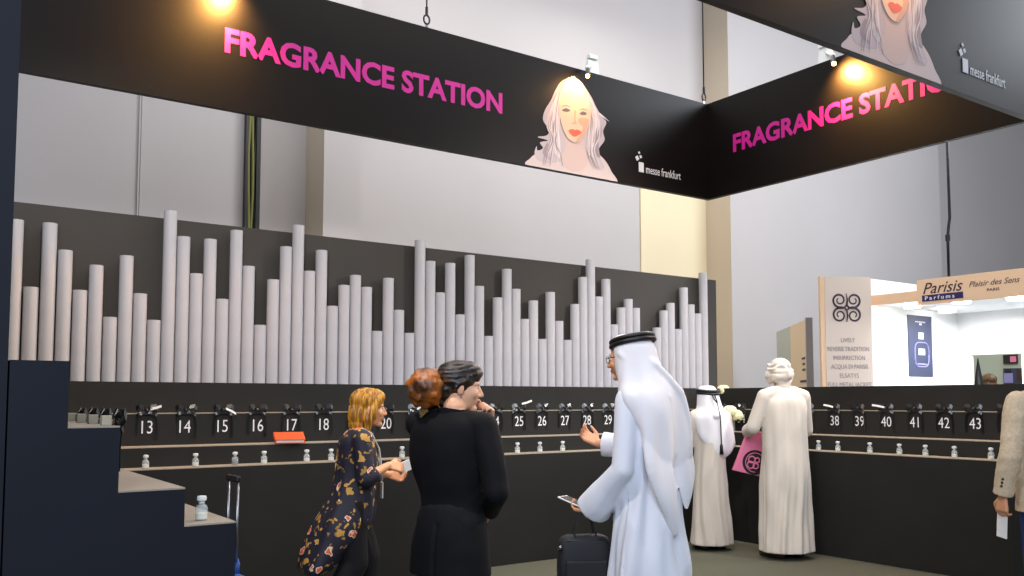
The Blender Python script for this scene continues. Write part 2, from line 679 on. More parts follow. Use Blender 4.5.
# ================================================================== THE STAND
PROF = [(0.0, 0.0), (0.0, Z1), (yA2 - yA0, Z1), (yA2 - yA0, Z2), (yA3 - yA0, Z2), (yA3 - yA0, Z3), (yA4 - yA0, Z3), (yA4 - yA0, Z4)]
STEPS = [(0.0, yA2 - yA0, Z1), (yA2 - yA0, yA3 - yA0, Z2), (yA3 - yA0, yA4 - yA0, Z3), (yA4 - yA0, None, Z4)]
TH = 0.006


def counter(root, conv, depth, a0, a1, mitre0=0, mitre1=0, body=None):
    """stepped counter; conv(along, in, z) -> place; the run goes from a0 to a1"""
    pts = [(d, z - (TH if z > 0 else 0)) for d, z in PROF] + [(depth, Z4 - TH), (depth, 0)]
    off = Vector(root.location)
    m = MB()
    ring0 = [conv(a0 + d * mitre0, d, z) - off for d, z in pts]
    ring1 = [conv(a1 + d * mitre1, d, z) - off for d, z in pts]
    n = len(pts)
    m.add(ring0 + ring1, [tuple(range(n)), tuple(range(2 * n - 1, n - 1, -1))] + [(i, i + n, (i + 1) % n + n, (i + 1) % n) for i in range(n)])
    m.build('body', body or M['counter'], root)
    for d0, d1, z in STEPS:
        d1 = depth if d1 is None else d1
        m = MB()
        q = []
        for zz in (z - TH, z):
            for a, d in ((a0, d0), (a1, d0), (a1, d1), (a0, d1)):
                mt = mitre0 if a == a0 else mitre1
                q.append(conv(a + d * mt, d, zz) - off)
        m.add(q, [(3, 2, 1, 0), (4, 5, 6, 7), (0, 1, 5, 4), (1, 2, 6, 5), (2, 3, 7, 6), (3, 0, 4, 7)])
        m.build('tread', M['tread'] if z < Z4 else (body or M['counter']), root)


C_END, C_BACK, C_FRONT = 3.429, 0.326, 1.105
cA = thing('stepped_counter', 'long black stepped counter under the row of grey tubes, numbered 13 to 31', 'counter', (4.0, yA0, 0))
counter(cA, lambda a, d, z: Vector((a, yA0 + d, z)), yA5 - yA0, C_FRONT, xB0, -1, 1)
cB = thing('stepped_counter', 'black stepped counter running from the flowers to the beige jacket, numbered 32 to 44', 'counter', (xB0, 4.9, 0))
counter(cB, lambda a, d, z: Vector((xB0 + d, a, z)), xB5 - xB0, 3.42, yA0, 0, 1)
cC = thing('stepped_counter', 'dark stepped counter whose bare stair-shaped end faces the viewer', 'counter', (C_FRONT, 5.0, 0))
counter(cC, lambda a, d, z: Vector((C_FRONT - d, a, z)), C_FRONT - C_BACK - 0.002, C_END, yA0, 0, 1, M['counter_cool_lit'])

# upright back panels
pa = MB().box((0.22, yA5 + 0.002, 0), (xB5, yA5 + 0.06, ZP)).build('back_panel', M['panel'], None, (4, yA5 + 0.03, 0))
tag(pa, 'long charcoal panel standing behind the row of pale grey tubes', 'panel')
pc = MB().box((C_BACK - 0.10, C_END, 0), (C_BACK - 0.004, yA5 - 0.045, ZP)).build('back_panel', M['counter_cool_lit'], None, (C_BACK - 0.05, 5.2, 0))
tag(pc, 'tall dark panel seen end-on at the back of the stair-shaped counter end', 'panel')

# ------------------------------------------------------------------ tubes
PIPE_TOP = [219.5, 287, 222.75, 250, 290, 265, 317, 255.5, 293.5, 320, 210.5, 236.5, 273.5, 239, 299, 230, 266, 325, 279.5, 246.5, 225, 271, 250, 306,
            285, 275, 287, 331, 278, 310, 333, 240, 261, 292.5, 263, 314.5, 255, 286, 336, 297.5, 269, 289, 319, 300.5, 339, 292, 321, 340, 304, 277, 259,
            296.5, 279, 324.5, 307.5, 299, 308, 338, 334, 327.5, 310.5, 303, 329, 287.5, 304.5, 313.5, 272.5]
NTH = ('first second third fourth fifth sixth seventh eighth ninth tenth eleventh twelfth thirteenth fourteenth fifteenth sixteenth seventeenth '
       'eighteenth nineteenth').split()
TENS = {2: ('twenty', 'twentieth'), 3: ('thirty', 'thirtieth'), 4: ('forty', 'fortieth'), 5: ('fifty', 'fiftieth'), 6: ('sixty', 'sixtieth')}


def nth(n):
    if n < 20:
        return NTH[n - 1]
    a, b = divmod(n, 10)
    return TENS[a][1] if b == 0 else TENS[a][0] + '-' + NTH[b - 1]


PIPE_Y, PIPE_R = 7.085, 0.0490
PIPE_U = [18, 32, 49.5, 65.5, 80, 95.75, 110, 127, 141, 154, 169.75, 184, 196.75, 210.5, 222.75, 235.75, 248.6, 261, 273.5, 286, 298, 310, 321, 333, 344, 355, 366, 377, 388, 399,
          409.5, 420, 430.3, 440, 449.8, 459.4, 469, 478.8, 488, 497.75, 507, 516.4, 525, 533, 542, 550, 559, 567, 574.4, 582, 589.5, 598, 605.6, 613.75, 620.4, 628, 636, 643, 649.5,
          656, 663.4, 670.5, 677, 683.5, 690.5, 697, 702.5]
xs = np.array([onA(u, v, PIPE_Y).x for u, v in zip(PIPE_U, PIPE_TOP)])
ks = np.arange(len(xs))
px_fit = np.polyfit(ks[1:], xs[1:], 6)
for k, v in enumerate(PIPE_TOP):
    x = float(np.polyval(px_fit, k))
    top = onA(PIPE_U[k], v, PIPE_Y - 0.03).z
    h = top - Z4
    m = MB()
    rs = []
    n = 24
    for rr, zz in ((PIPE_R, 0), (PIPE_R, h), (PIPE_R - 0.004, h), (PIPE_R - 0.004, h - 0.05), (0.002, h - 0.05)):
        rs.append([(rr * math.cos(2 * PI * j / n), rr * math.sin(2 * PI * j / n), zz) for j in range(n)])
    m.rings(rs)
    m.mi = [1 if i >= n * 3 else 0 for i in range(len(m.f))]
    o = m.build('display_tube', [M['pipe'], M['pipe_in']], smooth='auto')
    o.location = (x, PIPE_Y, Z4)
    size = 'tall' if h > 0.93 else 'mid-height' if h > 0.6 else 'short'
    extra = ' rising above the panel' if top > ZP + 0.02 else ''
    tag(o, f'{size} pale grey tube{extra}, {nth(k + 1)} from the dark stair end', 'tube', 'grey tubes standing in a row against the charcoal panel')

# ------------------------------------------------------------------ numbers, ribboned boxes
NUM_A = [(13, 147), (14, 185), (15, 222.5), (16, 258), (17, 292), (18, 324), (19, 356), (20, 386), (21, 414), (22, 441.5), (23, 468.5), (24, 494.5), (25, 519), (26, 542),
         (27, 565), (28, 587), (29, 608), (30, 628), (31, 648)]
NUM_B = [(37, 808), (38, 835), (39, 860), (40, 886.5), (41, 914.5), (42, 944), (43, 975.3), (44, 1008)]
NUM_H, NUM_Z = 0.093, 1.165
box0 = thing('ribboned_box', 'x', 'box')
MB().box((-0.017, 0.012, 0), (0.017, 0.046, 0.036)).build('box', M['boxpale'], box0, bevel=0.002)
m = MB()
for s in (-1, 1):
    m.strip([(0, -0.004, 0.02), (s * 0.022, -0.02, 0.046), (s * 0.056, -0.026, 0.050), (s * 0.074, -0.018, 0.030), (s * 0.058, -0.008, 0.002), (s * 0.024, -0.006, 0.004), (0, -0.006, 0.018)], (0.25 * s, 0.35, 1), 0.032)
    m.strip([(0, -0.008, 0.016), (s * 0.03, -0.016, 0.002), (s * 0.058, -0.018, -0.008), (s * 0.07, -0.01, -0.02)], (0.2 * s, 0.3, 1), 0.022)
m.ell((0, -0.012, 0.017), (0.014, 0.012, 0.016), n=10)
m.strip([(0.0, 0.011, 0.037), (0.0, -0.003, 0.034), (0.0, -0.012, 0.01), (0.0, -0.012, -0.012)], (1, 0, 0), 0.04)
m.build('bow', M['ribbon'], box0, smooth='auto')
for s, l in ((-1, 0.165), (1, 0.185)):
    MB().strip([(s * 0.012, -0.012, 0.008), (s * 0.056, -0.012, -0.03), (s * 0.068, -0.006, -0.08), (s * 0.066, -0.006, -l)], (1, 0, 0), 0.018).build('ribbon_tail', M['ribbon'], box0, smooth='auto')
box0.location = (0, -50, 0)
first = [True]


def put_box(loc, rz, label):
    g = 'black ribboned boxes along the shelf'
    if first[0]:
        first[0] = False
        box0.location, box0.rotation_euler = loc, (0, 0, rz)
        box0['label'] = label
        box0['group'] = g
        return box0
    return dup(box0, label, loc, rz, g)


def put_number(n, loc, xdir, parent, turn):
    mb = text_mb(str(n), height=NUM_H, bold=-0.004, squeeze=0.80)
    hw = max(v[0] for v in mb.v) / 2
    mb = place(mb, Vector(loc) - Vector(xdir) * hw, xdir)
    off = Vector(parent.location)
    mb.v = [tuple(Vector(p) - off) for p in mb.v]
    return mb.build('number', M['white'], parent)


for n, u in NUM_A:
    x = onA(u, 427, yA3).x
    put_number(n, (x, yA3 - 0.002, NUM_Z), (1, 0, 0), cA, 0)
    put_box((x + random.uniform(-.012, .012), yA3, Z3), random.uniform(-.12, .12), f'small box tied with a black bow on the shelf above number {n}')
ys = [(n, onB(u, 427, xB3).y) for n, u in NUM_B]
step = (ys[0][1] - ys[4][1]) / 4
ys = [(n, ys[0][1] + step * (37 - n)) for n in range(33, 37)] + ys
for n, y in ys:
    put_number(n, (xB3 - 0.002, y, NUM_Z), (0, -1, 0), cB, 1)
    put_box((xB3, y + random.uniform(-.012, .012), Z3), -PI / 2 + random.uniform(-.12, .12), f'small box tied with a black bow on the shelf above number {n}')
for i, y in enumerate((3.53, 3.79, 4.05, 4.31)):
    put_box((C_FRONT - (yA3 - yA0), y, Z3), PI / 2 + random.uniform(-.1, .1), f'pale box with black bow on the stair-shaped counter, {nth(i + 1)} from its end')

# blotter strips stuck in some of the bows
for n, dz, tilt, ln in ((25, 0.06, 0.5, 0.10), (13, 0.03, 0.5, 0.07), (15, 0.03, -0.9, 0.07), (21, 0.02, 0.6, 0.06)):
    x = onA(dict(NUM_A)[n], 427, yA3).x
    m = MB().strip([(0, 0, 0), (ln * 0.5, -0.012, ln * 0.25 * tilt), (ln, -0.02, ln * 0.6 * tilt)], (0, 0.25, 1), 0.018)
    o = m.build('paper_strip', M['paper'])
    o.location = (x + 0.015, yA3 - 0.026, Z3 + dz)
    tag(o, f'white paper strip tucked into the black bow above number {n}', 'paper strip', 'paper strips in the bows')
for n, ln in ((38, 0.09), (40, 0.11)):
    y = dict(ys)[n]
    m = MB().strip([(0, 0, 0), (-0.012, ln * 0.5, 0.012), (-0.02, ln, 0.02)], (0.25, 0, 1), 0.018)
    o = m.build('paper_strip', M['paper'])
    o.location = (xB3 - 0.026, y, Z3 + 0.03)
    tag(o, f'white paper strip tucked into the black bow above number {n}', 'paper strip', 'paper strips in the bows')

# ------------------------------------------------------------------ glass jars
jars = []


def make_jar(fill):
    r = thing('glass_jar', 'x', 'jar')
    prof = [(0.004, 0), (0.0225, 0), (0.0235, 0.006), (0.0235, 0.046), (0.02, 0.056), (0.0125, 0.061), (0.0125, 0.071), (0.0165, 0.075),
            (0.0135, 0.075), (0.0105, 0.071), (0.0105, 0.061), (0.018, 0.055), (0.0215, 0.046), (0.0215, 0.006), (0.004, 0.004)]
    MB().lathe(prof, k=20).build('jar_body', M['glass'], r, smooth='auto')
    MB().lathe([(0.003, 0.0045), (0.021, 0.0065), (0.021, 0.028), (0.003, 0.031)], k=16).build('filling', M[fill], r, smooth='auto')
    MB().lathe([(0.003, 0.066), (0.0098, 0.066), (0.0098, 0.0755), (0.0175, 0.0765), (0.0185, 0.086), (0.0165, 0.093), (0.003, 0.095)], k=16).build('stopper', M['stopper'], r, smooth='auto')
    return r


jar0 = make_jar('powder')
jar1 = make_jar('darkgrain')
used = {0: False, 1: False}


def put_jar(loc, label, dark=False):
    src = jar1 if dark else jar0
    k = 1 if dark else 0
    g = 'stoppered glass jars on the lowest shelf'
    if not used[k]:
        used[k] = True
        src.location = loc
        src['label'], src['group'] = label, g
        return src
    return dup(src, label, loc, random.uniform(0, 3), g)


JA = yA0 + 0.06
for u, lab, dk in ((145.7, 'below number 13', 0), (195.5, 'between numbers 14 and 15', 0), (235, 'below number 15', 1), (264, 'below number 16', 0), (306.7, 'between numbers 17 and 18', 0),
                   (331, 'below number 18', 0), (402, 'between numbers 20 and 21', 0), (492.5, 'below number 24', 0), (517.5, 'below number 25', 0), (540, 'below number 26', 0),
                   (562.7, 'below number 27', 0)):
    p = onA(u, 460, JA)
    kind = 'of dark grains' if dk else 'with white filling'
    put_jar((p.x, JA, Z1), f'stoppered glass jar {kind} on the lowest shelf {lab}', dk)
JB = xB0 + 0.06
for u, lab in ((728, 'under the ivory flowers'), (818.7, 'below number 37'), (838, 'below number 38'), (870, 'between numbers 39 and 40'), (899.5, 'between numbers 40 and 41'),
               (925.5, 'below number 41'), (954.5, 'below number 42'), (991, 'beside the beige jacket')):
    p = onB(u, 455, JB)
    put_jar((JB, p.y, Z1), f'stoppered glass jar with white filling on the lowest shelf {lab}')
put_jar((1.005, 3.535, Z1), 'clear stoppered jar half full of powder on the bare counter end')
for i, y in enumerate((3.87, 4.06, 4.36, 4.53)):
    put_jar((1.005, y, Z1), f'jar peeping over the step edge, {nth(i + 1)} behind the clear jar on the counter end')

# orange book on the second shelf
t = thing('book', 'orange covered book lying on the shelf below number 17', 'book', (onA(291, 440, yA2).x, yA2 + 0.035, Z2 + 0.028), R(-14))
t.rotation_euler[0] = R(20)
MB().box((-0.105, -0.075, 0.004), (0.10, 0.07, 0.026)).build('pages', M['paper'], t)
MB().box((-0.11, -0.08, 0.0), (0.11, 0.075, 0.004)).box((-0.11, -0.08, 0.026), (0.11, 0.075, 0.030)).box((-0.114, -0.08, 0.0), (-0.108, 0.075, 0.030)).build('cover', M['orange'], t)

# ------------------------------------------------------------------ banners
ZB, ZT = 3.673, 4.769
yN, xN, yF = 6.862, 7.502, 3.429
FR_IN, FR_OUT = yF, yF - 0.055


def wordmark(parent, origin, xdir, scale, depth):
    """the two words with the little tumbling squares"""
    off = Vector(parent.location)
    mb = place(text_mb('messe frankfurt', width=0.52 * scale, height=0.088 * scale, bold=0.004), origin + Vector(xdir) * 0.115 * scale, xdir)
    for cx, cz, s, a in ((0.045, 0.052, 0.052, 0), (-0.012, 0.142, 0.03, 0.6), (0.038, 0.166, 0.02, 0.5), (0.016, 0.205, 0.016, 0.75)):
        hs = 1.0 if a else 1.35
        q = []
        for sx, sz in ((-1, -1), (1, -1), (1, 1), (-1, 1)):
            lx, lz = sx * s / 2 * 1.35, sz * s / 2 * hs * 1.5
            q.append((cx + lx * math.cos(a) - lz * math.sin(a), 0, cz + lx * math.sin(a) + lz * math.cos(a)))
        b = MB().prism([(x * scale, -0.002, z * scale) for x, _, z in q], (0, 0.004, 0))
        b = place(b, origin, xdir)
        mb.add(b.v, b.f)
    mb.v = [tuple(Vector(p) - off) for p in mb.v]
    return mb.build('logo', M['white'], parent)


# portrait print: outlines in a small frame, x to the side, z up, metres on the banner
def P(u, v):
    q = onA(500 + u / 4.0, 60 + v / 4.0, yN)
    return (q.x, q.z)


def smooth_poly(pts, n=6):
    out = []
    k = len(pts)
    for i in range(k):
        p0, p1, p2, p3 = (Vector(pts[(i + j - 1) % k]) for j in range(4))
        for s in range(n):
            t = s / n
            q = 0.5 * ((2 * p1) + (-p0 + p2) * t + (2 * p0 - 5 * p1 + 4 * p2 - p3) * t * t + (-p0 + 3 * p1 - 3 * p2 + p3) * t ** 3)
            out.append((q.x, q.y))
    return out


SHOULDERS = [(112, 425), (122, 392), (150, 372), (190, 362), (240, 350), (330, 350), (380, 366), (420, 402), (445, 445), (462, 492), (300, 470)]
HAIR = [(285, 70), (318, 82), (345, 118), (366, 150), (385, 190), (408, 228), (425, 250), (412, 285), (418, 320), (398, 350), (388, 378), (405, 400), (418, 430), (400, 440),
        (370, 405), (345, 380), (300, 400), (262, 395), (235, 408), (190, 412), (150, 400), (138, 372), (146, 345), (150, 362), (172, 352), (160, 330), (192, 322), (150, 308), (186, 302), (196, 280),
        (172, 240), (180, 200), (204, 160), (222, 120), (246, 86)]
NECK = [(262, 312), (330, 316), (336, 350), (352, 400), (330, 440), (290, 446), (252, 420), (244, 390), (262, 350)]
FACE = [(266, 124), (297, 112), (330, 138), (352, 176), (362, 215), (352, 262), (336, 300), (312, 328), (290, 328), (266, 308), (248, 268), (238, 220), (238, 160)]
LOCKS = [([(330, 120), (352, 180), (372, 260), (362, 330), (378, 390), (350, 372), (346, 320), (354, 260), (346, 190)], 'hair_print_l'),
         ([(366, 170), (392, 240), (398, 300), (380, 352), (384, 290), (376, 230)], 'hair_print_d'),
         ([(236, 110), (214, 170), (206, 240), (222, 300), (214, 360), (238, 392), (240, 330), (232, 270), (226, 210)], 'hair_print_l'),
         ([(228, 160), (196, 210), (192, 262), (214, 320), (204, 270), (208, 220)], 'hair_print_d'),
         ([(190, 330), (170, 372), (200, 400), (196, 370)], 'hair_print_d'),
         ([(392, 330), (378, 372), (400, 392), (396, 366)], 'hair_print_d'),
         ([(396, 210), (436, 246), (420, 236), (398, 222)], 'hair_print_l')]
EYES = [[(246, 202), (262, 193), (280, 203), (264, 208)], [(316, 216), (330, 206), (346, 216), (332, 222)]]
BROWS = [[(242, 188), (262, 180), (284, 190), (262, 186)], [(312, 202), (332, 194), (350, 204), (332, 200)]]
NOSE = [(296, 205), (302, 206), (300, 240), (306, 256), (292, 258), (284, 254), (294, 246)]
LIPS = [(272, 284), (288, 277), (298, 281), (308, 279), (324, 290), (308, 304), (290, 306)]
CHEEK_SHADOW = [(318, 232), (352, 238), (348, 266), (334, 300), (312, 326), (300, 328), (316, 300), (330, 270), (312, 250)]


def portrait(parent, conv, keep):
    """conv(x, z, lift) -> place for the frame of the first banner"""
    off = Vector(parent.location)

    def poly(name, pts, m, lift, par, n=5):
        lift = lift * 0.35
        pp = [P(*q) for q in pts]
        pp = smooth_poly(pp, n)
        pp = [(x, max(z, ZB + 0.004)) for x, z in pp]
        b = MB().prism([conv(x, z, lift - 0.0007) - off for x, z in pp], conv(0, 0, lift) - conv(0, 0, lift - 0.0007))
        import bmesh
        o = b.build(name, m, par)
        bm = bmesh.new()
        bm.from_mesh(o.data)
        bmesh.ops.triangulate(bm, faces=[f for f in bm.faces if len(f.verts) > 4])
        bm.to_mesh(o.data)
        bm.free()
        return o
    base = poly('portrait', SHOULDERS, M['shoulder_print'], 0.003, parent)
    poly('hair', HAIR, M['hair_print'], 0.005, base)
    poly('neck', NECK, M['neck_print'], 0.0064, base)
    for pts, mm in LOCKS:
        poly('hair_lock', pts, M[mm], 0.0095, base, 4)
    rnd = random.Random(5)
    STR = [([(276, 84), (226, 130), (196, 200), (186, 260), (206, 320), (178, 372), (168, 405)], [(282, 96), (250, 130), (240, 200), (236, 270), (226, 330), (248, 380), (262, 412)]),
           ([(292, 84), (330, 110), (366, 170), (396, 235), (400, 300), (376, 360), (404, 425)], [(290, 96), (322, 118), (348, 190), (356, 260), (346, 320), (352, 380), (372, 430)])]
    for tint, q in (('hair_print_d', 0), ('hair_print_l', 1), ('shoulder_print', 2)):
        b = MB()
        for side in STR:
            for k in range(9):
                f = (k * 3 + q + rnd.random()) / 28
                ln = rnd.uniform(0.72, 1.0)
                path = [Vector(a).lerp(Vector(c), f) + Vector((rnd.uniform(-5, 5), 0)) for a, c in zip(*side)]
                path = [Vector(p) for p in smooth_poly([tuple(p) for p in path], 5)][:int(30 * ln) + 1]
                n = len(path)
                lf, rg = [], []
                for i, p in enumerate(path):
                    w_ = 2.6 * math.sin(PI * (i + 0.4) / n) + 0.3
                    lf.append((p.x - w_, p.y))
                    rg.append((p.x + w_, p.y))
                lift = 0.0038 + 0.00009 * (k * 3 + q)
                for i in range(n - 1):
                    quad = [P(*lf[i]), P(*lf[i + 1]), P(*rg[i + 1]), P(*rg[i])]
                    b.prism([conv(x, max(z, ZB + 0.004), lift - 0.0003) - off for x, z in quad], conv(0, 0, lift) - conv(0, 0, lift - 0.0003))
        b.build('hair_strands', M[tint], base)
    poly('face', FACE, M['face_print'], 0.0195, base)
    poly('cheek_lamp_shadow', CHEEK_SHADOW, M['nose_cheek_shade'], 0.021, base)  # the lamp's cast shadow, painted in as a darker shape
    for e in EYES:
        poly('eye', e, M['eye_print'], 0.0225, base, 4)
    for e in BROWS:
        poly('eyebrow', e, M['hair_print_d'], 0.0225, base, 4)
    poly('nose', NOSE, M['nose_cheek_shade'], 0.0222, base, 4)
    poly('lips', LIPS, M['lip_print'], 0.0225, base, 4)


XL_A = 0.50
bA = thing('hanging_banner', 'black overhead banner with magenta words above the row of grey tubes', 'banner', (4, yN, ZB))
MB().box((XL_A - 4, 0, 0), (xN - 4, 0.055, ZT - ZB)).build('panel', M['banner'], bA)
q0 = onA(224.6, 52.2, yN)
q1 = onA(502.3, 112, yN)
capz = onA(224.6, 28.6, yN).z - q0.z
zl = (q0.z + q1.z) / 2
mb = place(text_mb('FRAGRANCE STATION', width=q1.x - q0.x, height=capz * 0.985, bold=0.034), (q0.x, yN - 0.001, zl), (1, 0, 0))
mb.v = [tuple(Vector(p) - bA.location) for p in mb.v]
mb.build('lettering', M['magenta'], bA)
portrait(bA, lambda x, z, l: Vector((x, yN - l, z)), None)
lo = onA(638.0, 171.5, yN)
wordmark(bA, Vector((lo.x, yN - 0.003, lo.z)), (1, 0, 0), 1.0, 0)

bB = thing('hanging_banner', 'black overhead banner with magenta words above the counter numbered 32 to 44', 'banner', (xN, 5.1, ZB))
MB().box((0, FR_OUT - 5.1, 0), (0.055, yN + 0.055 - 5.1, ZT - ZB)).build('panel', M['banner'], bB)
r0 = onB(733.2, 151.5, xN)
mb = place(text_mb('FRAGRANCE STATION', width=q1.x - q0.x, height=capz * 0.985, bold=0.034), (xN - 0.001, r0.y, zl), (0, -1, 0))
mb.v = [tuple(Vector(p) - bB.location) for p in mb.v]
mb.build('lettering', M['magenta'], bB)

bF = thing('hanging_banner', 'black overhead banner nearest the viewer, cut by the picture top, with blonde portrait', 'banner', (4, FR_OUT, ZB))
MB().box((XL_A - 4, 0, 0), (xN - 4, 0.055, ZT - ZB)).build('panel', M['banner'], bF)
lf = onA(962.0, 71.5, FR_OUT)
dx, dz = lf.x - lo.x, lf.z - lo.z
portrait(bF, lambda x, z, l: Vector((x + dx, FR_OUT - l, z)), None)
wordmark(bF, Vector((lf.x, FR_OUT - 0.003, lf.z)), (1, 0, 0), 1.0, 0)


def spot(root, loc, target, power, angle, blend=0.7, col=(1.0, 0.72, 0.38), radius=0.03):
    l = bpy.data.lights.new('banner_spot', 'SPOT')
    l.energy, l.color = power, col
    l.spot_size, l.spot_blend = R(angle), blend
    l.shadow_soft_size = radius
    o = bpy.data.objects.new('banner_spot', l)
    COL.objects.link(o)
    o.parent = root
    o.location = loc
    o.rotation_euler = (Vector(target) - Vector(loc)).to_track_quat('-Z', 'Y').to_euler()


def arm_lamp(label, loc, rz, power, side=-1, glow=40):
    """box on the banner's top edge with an arm to a small lamp close in front of the sheet; local -y is the banner's face"""
    t = thing('arm_spotlight', label, 'spotlight', loc, rz, 'spotlights on the banner tops')
    MB().prism([(-0.085, 0.062, -0.05), (0.085, 0.062, -0.05), (0.065, 0.072, 0.17), (-0.065, 0.072, 0.17)], (0, 0.05, 0)).build('housing', M['lampwhite'], t, bevel=0.008)
    MB().box((-0.06, 0.055, 0.18), (0.05, 0.115, 0.225)).build('housing_cap', M['lampwhite'], t, bevel=0.006)
    ex = side * 0.19
    MB().tube([(side * 0.02, 0.08, 0.12), (side * 0.09, 0.02, 0.07), (ex, -0.06, 0.01)], 0.012, 10).build('arm', M['lampwhite'], t, smooth=True)
    MB().ell((ex, -0.06, 0.005), 0.026, n=14).build('joint', M['lampwhite'], t, smooth=True)
    lx, ly, lz = ex + side * 0.06, -0.14, -0.11
    h = MB().tube([(ex, -0.065, 0.0), (ex + side * 0.03, -0.10, -0.025), (lx, ly, lz)], [0.012, 0.02, 0.026], 14).build('lamp_head', M['black'], t, smooth='auto')
    MB().ell((lx + side * 0.008, ly - 0.002, lz - 0.008), 0.02, n=12).build('lens', M['bulb'], h, smooth=True)
    spot(t, (lx + side * 0.028, ly + 0.002, lz - 0.03), (lx + side * 0.10, 0.03, lz - 0.16), power, 165, 0.9, (1.0, 0.50, 0.13), 0.02)
    return t


arm_lamp('white arm spotlight over the first letter of the magenta words, above the tubes', (onA(262, -22, yN).x, yN, ZT), 0, 330)
arm_lamp('white arm spotlight over the portrait on the banner above the tubes', (onA(598, 76, yN).x, yN, ZT), 0, 17)
arm_lamp('white arm spotlight on the banner above the counter numbered 32 to 44', (xN, onB(820, 66, xN).y, ZT), -PI / 2, 300, 1)
arm_lamp('white arm spotlight over the portrait on the banner nearest the viewer', (onA(600, 76, yN).x + dx, FR_OUT, ZT), 0, 36)


def suspension(label, x, y, z0):
    t = thing('suspension_wire', label, 'wire', (x, y, z0), 0, 'wires holding up the banners')
    MB().box((-0.012, -0.004, -0.03), (0.012, 0.004, 0.05)).build('bracket', M['steel'], t)
    n = 14
    MB().tube([(0.03 * math.sin(2 * PI * i / n), 0, 0.085 + 0.042 * math.cos(2 * PI * i / n)) for i in range(n + 1)], 0.009, 8).build('shackle', M['wire'], t, smooth=True)
    MB().tube([(0, 0, 0.125), (0, 0, 0.2)], 0.014, 8).build('ferrule', M['wire'], t)
    MB().tube([(0, 0, 0.12), (0, 0, 4.6)], 0.007, 8).build('cable', M['wire'], t, smooth=True)


suspension('steel wire and shackle holding the banner between the letters C and E', onA(426.5, 27, yN + 0.03).x, yN + 0.028, ZT)
suspension('steel wire and shackle at the corner where the two inner banners meet', xN - 0.02, yN + 0.028, ZT)

# ================================================================== PEOPLE
def rotz(a):
    return Matrix.Rotation(a, 3, 'Z')


def head_mb(m, c, rot, s=1.0):
    """a head about c (middle of the skull); local y looks forward"""
    def T(p):
        return Vector(c) + rot @ (Vector(p) * s)

    def E(p, r, n=18):
        m.ell(T(p), tuple(x * s for x in r), rot, n)
    E((0, -0.012, 0.035), (0.074, 0.094, 0.084), 24)
    E((0, 0.03, -0.025), (0.062, 0.062, 0.082), 24)
    E((0, 0.02, -0.07), (0.054, 0.058, 0.044))
    E((0, 0.066, -0.098), (0.026, 0.024, 0.02))
    m.chain([T((0, 0.088, 0.014)), T((0, 0.101, -0.012)), T((0, 0.109, -0.03))], [0.008 * s, 0.010 * s, 0.0115 * s], 10)
    for q in (-1, 1):
        E((q * 0.012, 0.096, -0.034), (0.009, 0.011, 0.008), 10)
        E((q * 0.040, 0.062, -0.024), (0.024, 0.024, 0.026))
        E((q * 0.077, -0.008, -0.008), (0.010, 0.019, 0.031), 12)
        m.cap(T((q * 0.014, 0.084, 0.027)), 0.010 * s, T((q * 0.045, 0.070, 0.024)), 0.009 * s, 10)
    E((0, 0.088, -0.057), (0.022, 0.012, 0.006), 12)
    E((0, 0.086, -0.068), (0.018, 0.012, 0.007), 12)
    return T


def hand_mb(m, wrist, d, nrm, side, s=1.0, curl=(0.5, 0.6, 0.7, 0.8), thumb=0.6, spread=0.14):
    """wrist -> fingers along d, palm faces nrm, thumb on the side 'side'"""
    w0 = Vector(wrist)
    d = Vector(d).normalized()
    nrm = Vector(nrm)
    nrm = (nrm - d * nrm.dot(d)).normalized()
    sd = d.cross(nrm).normalized()
    if sd.dot(Vector(side)) < 0:
        sd = -sd
    # palm
    for i in range(4):
        off = (0.030 - 0.020 * i) * s
        m.cap(w0 + d * 0.015 * s + sd * off * 0.6, 0.014 * s, w0 + d * 0.082 * s + sd * off, 0.0125 * s, 10)
    lens = (0.066, 0.076, 0.070, 0.054)
    for i in range(4):
        off = (0.030 - 0.020 * i) * s
        p = w0 + d * 0.084 * s + sd * off
        ang = 0.15
        dirv = (d + sd * spread * (1.5 - i) * 0.55).normalized()
        L = lens[i] * s
        rr = (0.0092, 0.0094, 0.009, 0.0080)[i] * s
        pts, rad = [p], [rr]
        for k, fr in enumerate((0.45, 0.31, 0.24)):
            ang += curl[i] * (0.6, 1.0, 0.8)[k]
            p = p + (dirv * math.cos(ang) + nrm * math.sin(ang)) * L * fr
            pts.append(p)
            rad.append(rr * (0.95, 0.88, 0.76)[k])
        m.chain(pts, rad, 10)
    # thumb leaves the side of the palm near its base
    p = w0 + d * 0.028 * s + sd * 0.026 * s
    a = (d * 0.62 + sd * 0.72 + nrm * 0.25 * thumb).normalized()
    b = (d * 0.86 + sd * (0.45 - 0.5 * thumb) + nrm * 0.5 * thumb).normalized()
    p1 = p + a * 0.042 * s
    p2 = p1 + b * 0.032 * s
    p3 = p2 + b * 0.024 * s
    m.chain([p, p1, p2, p3], [0.014 * s, 0.011 * s, 0.010 * s, 0.008 * s], 10)


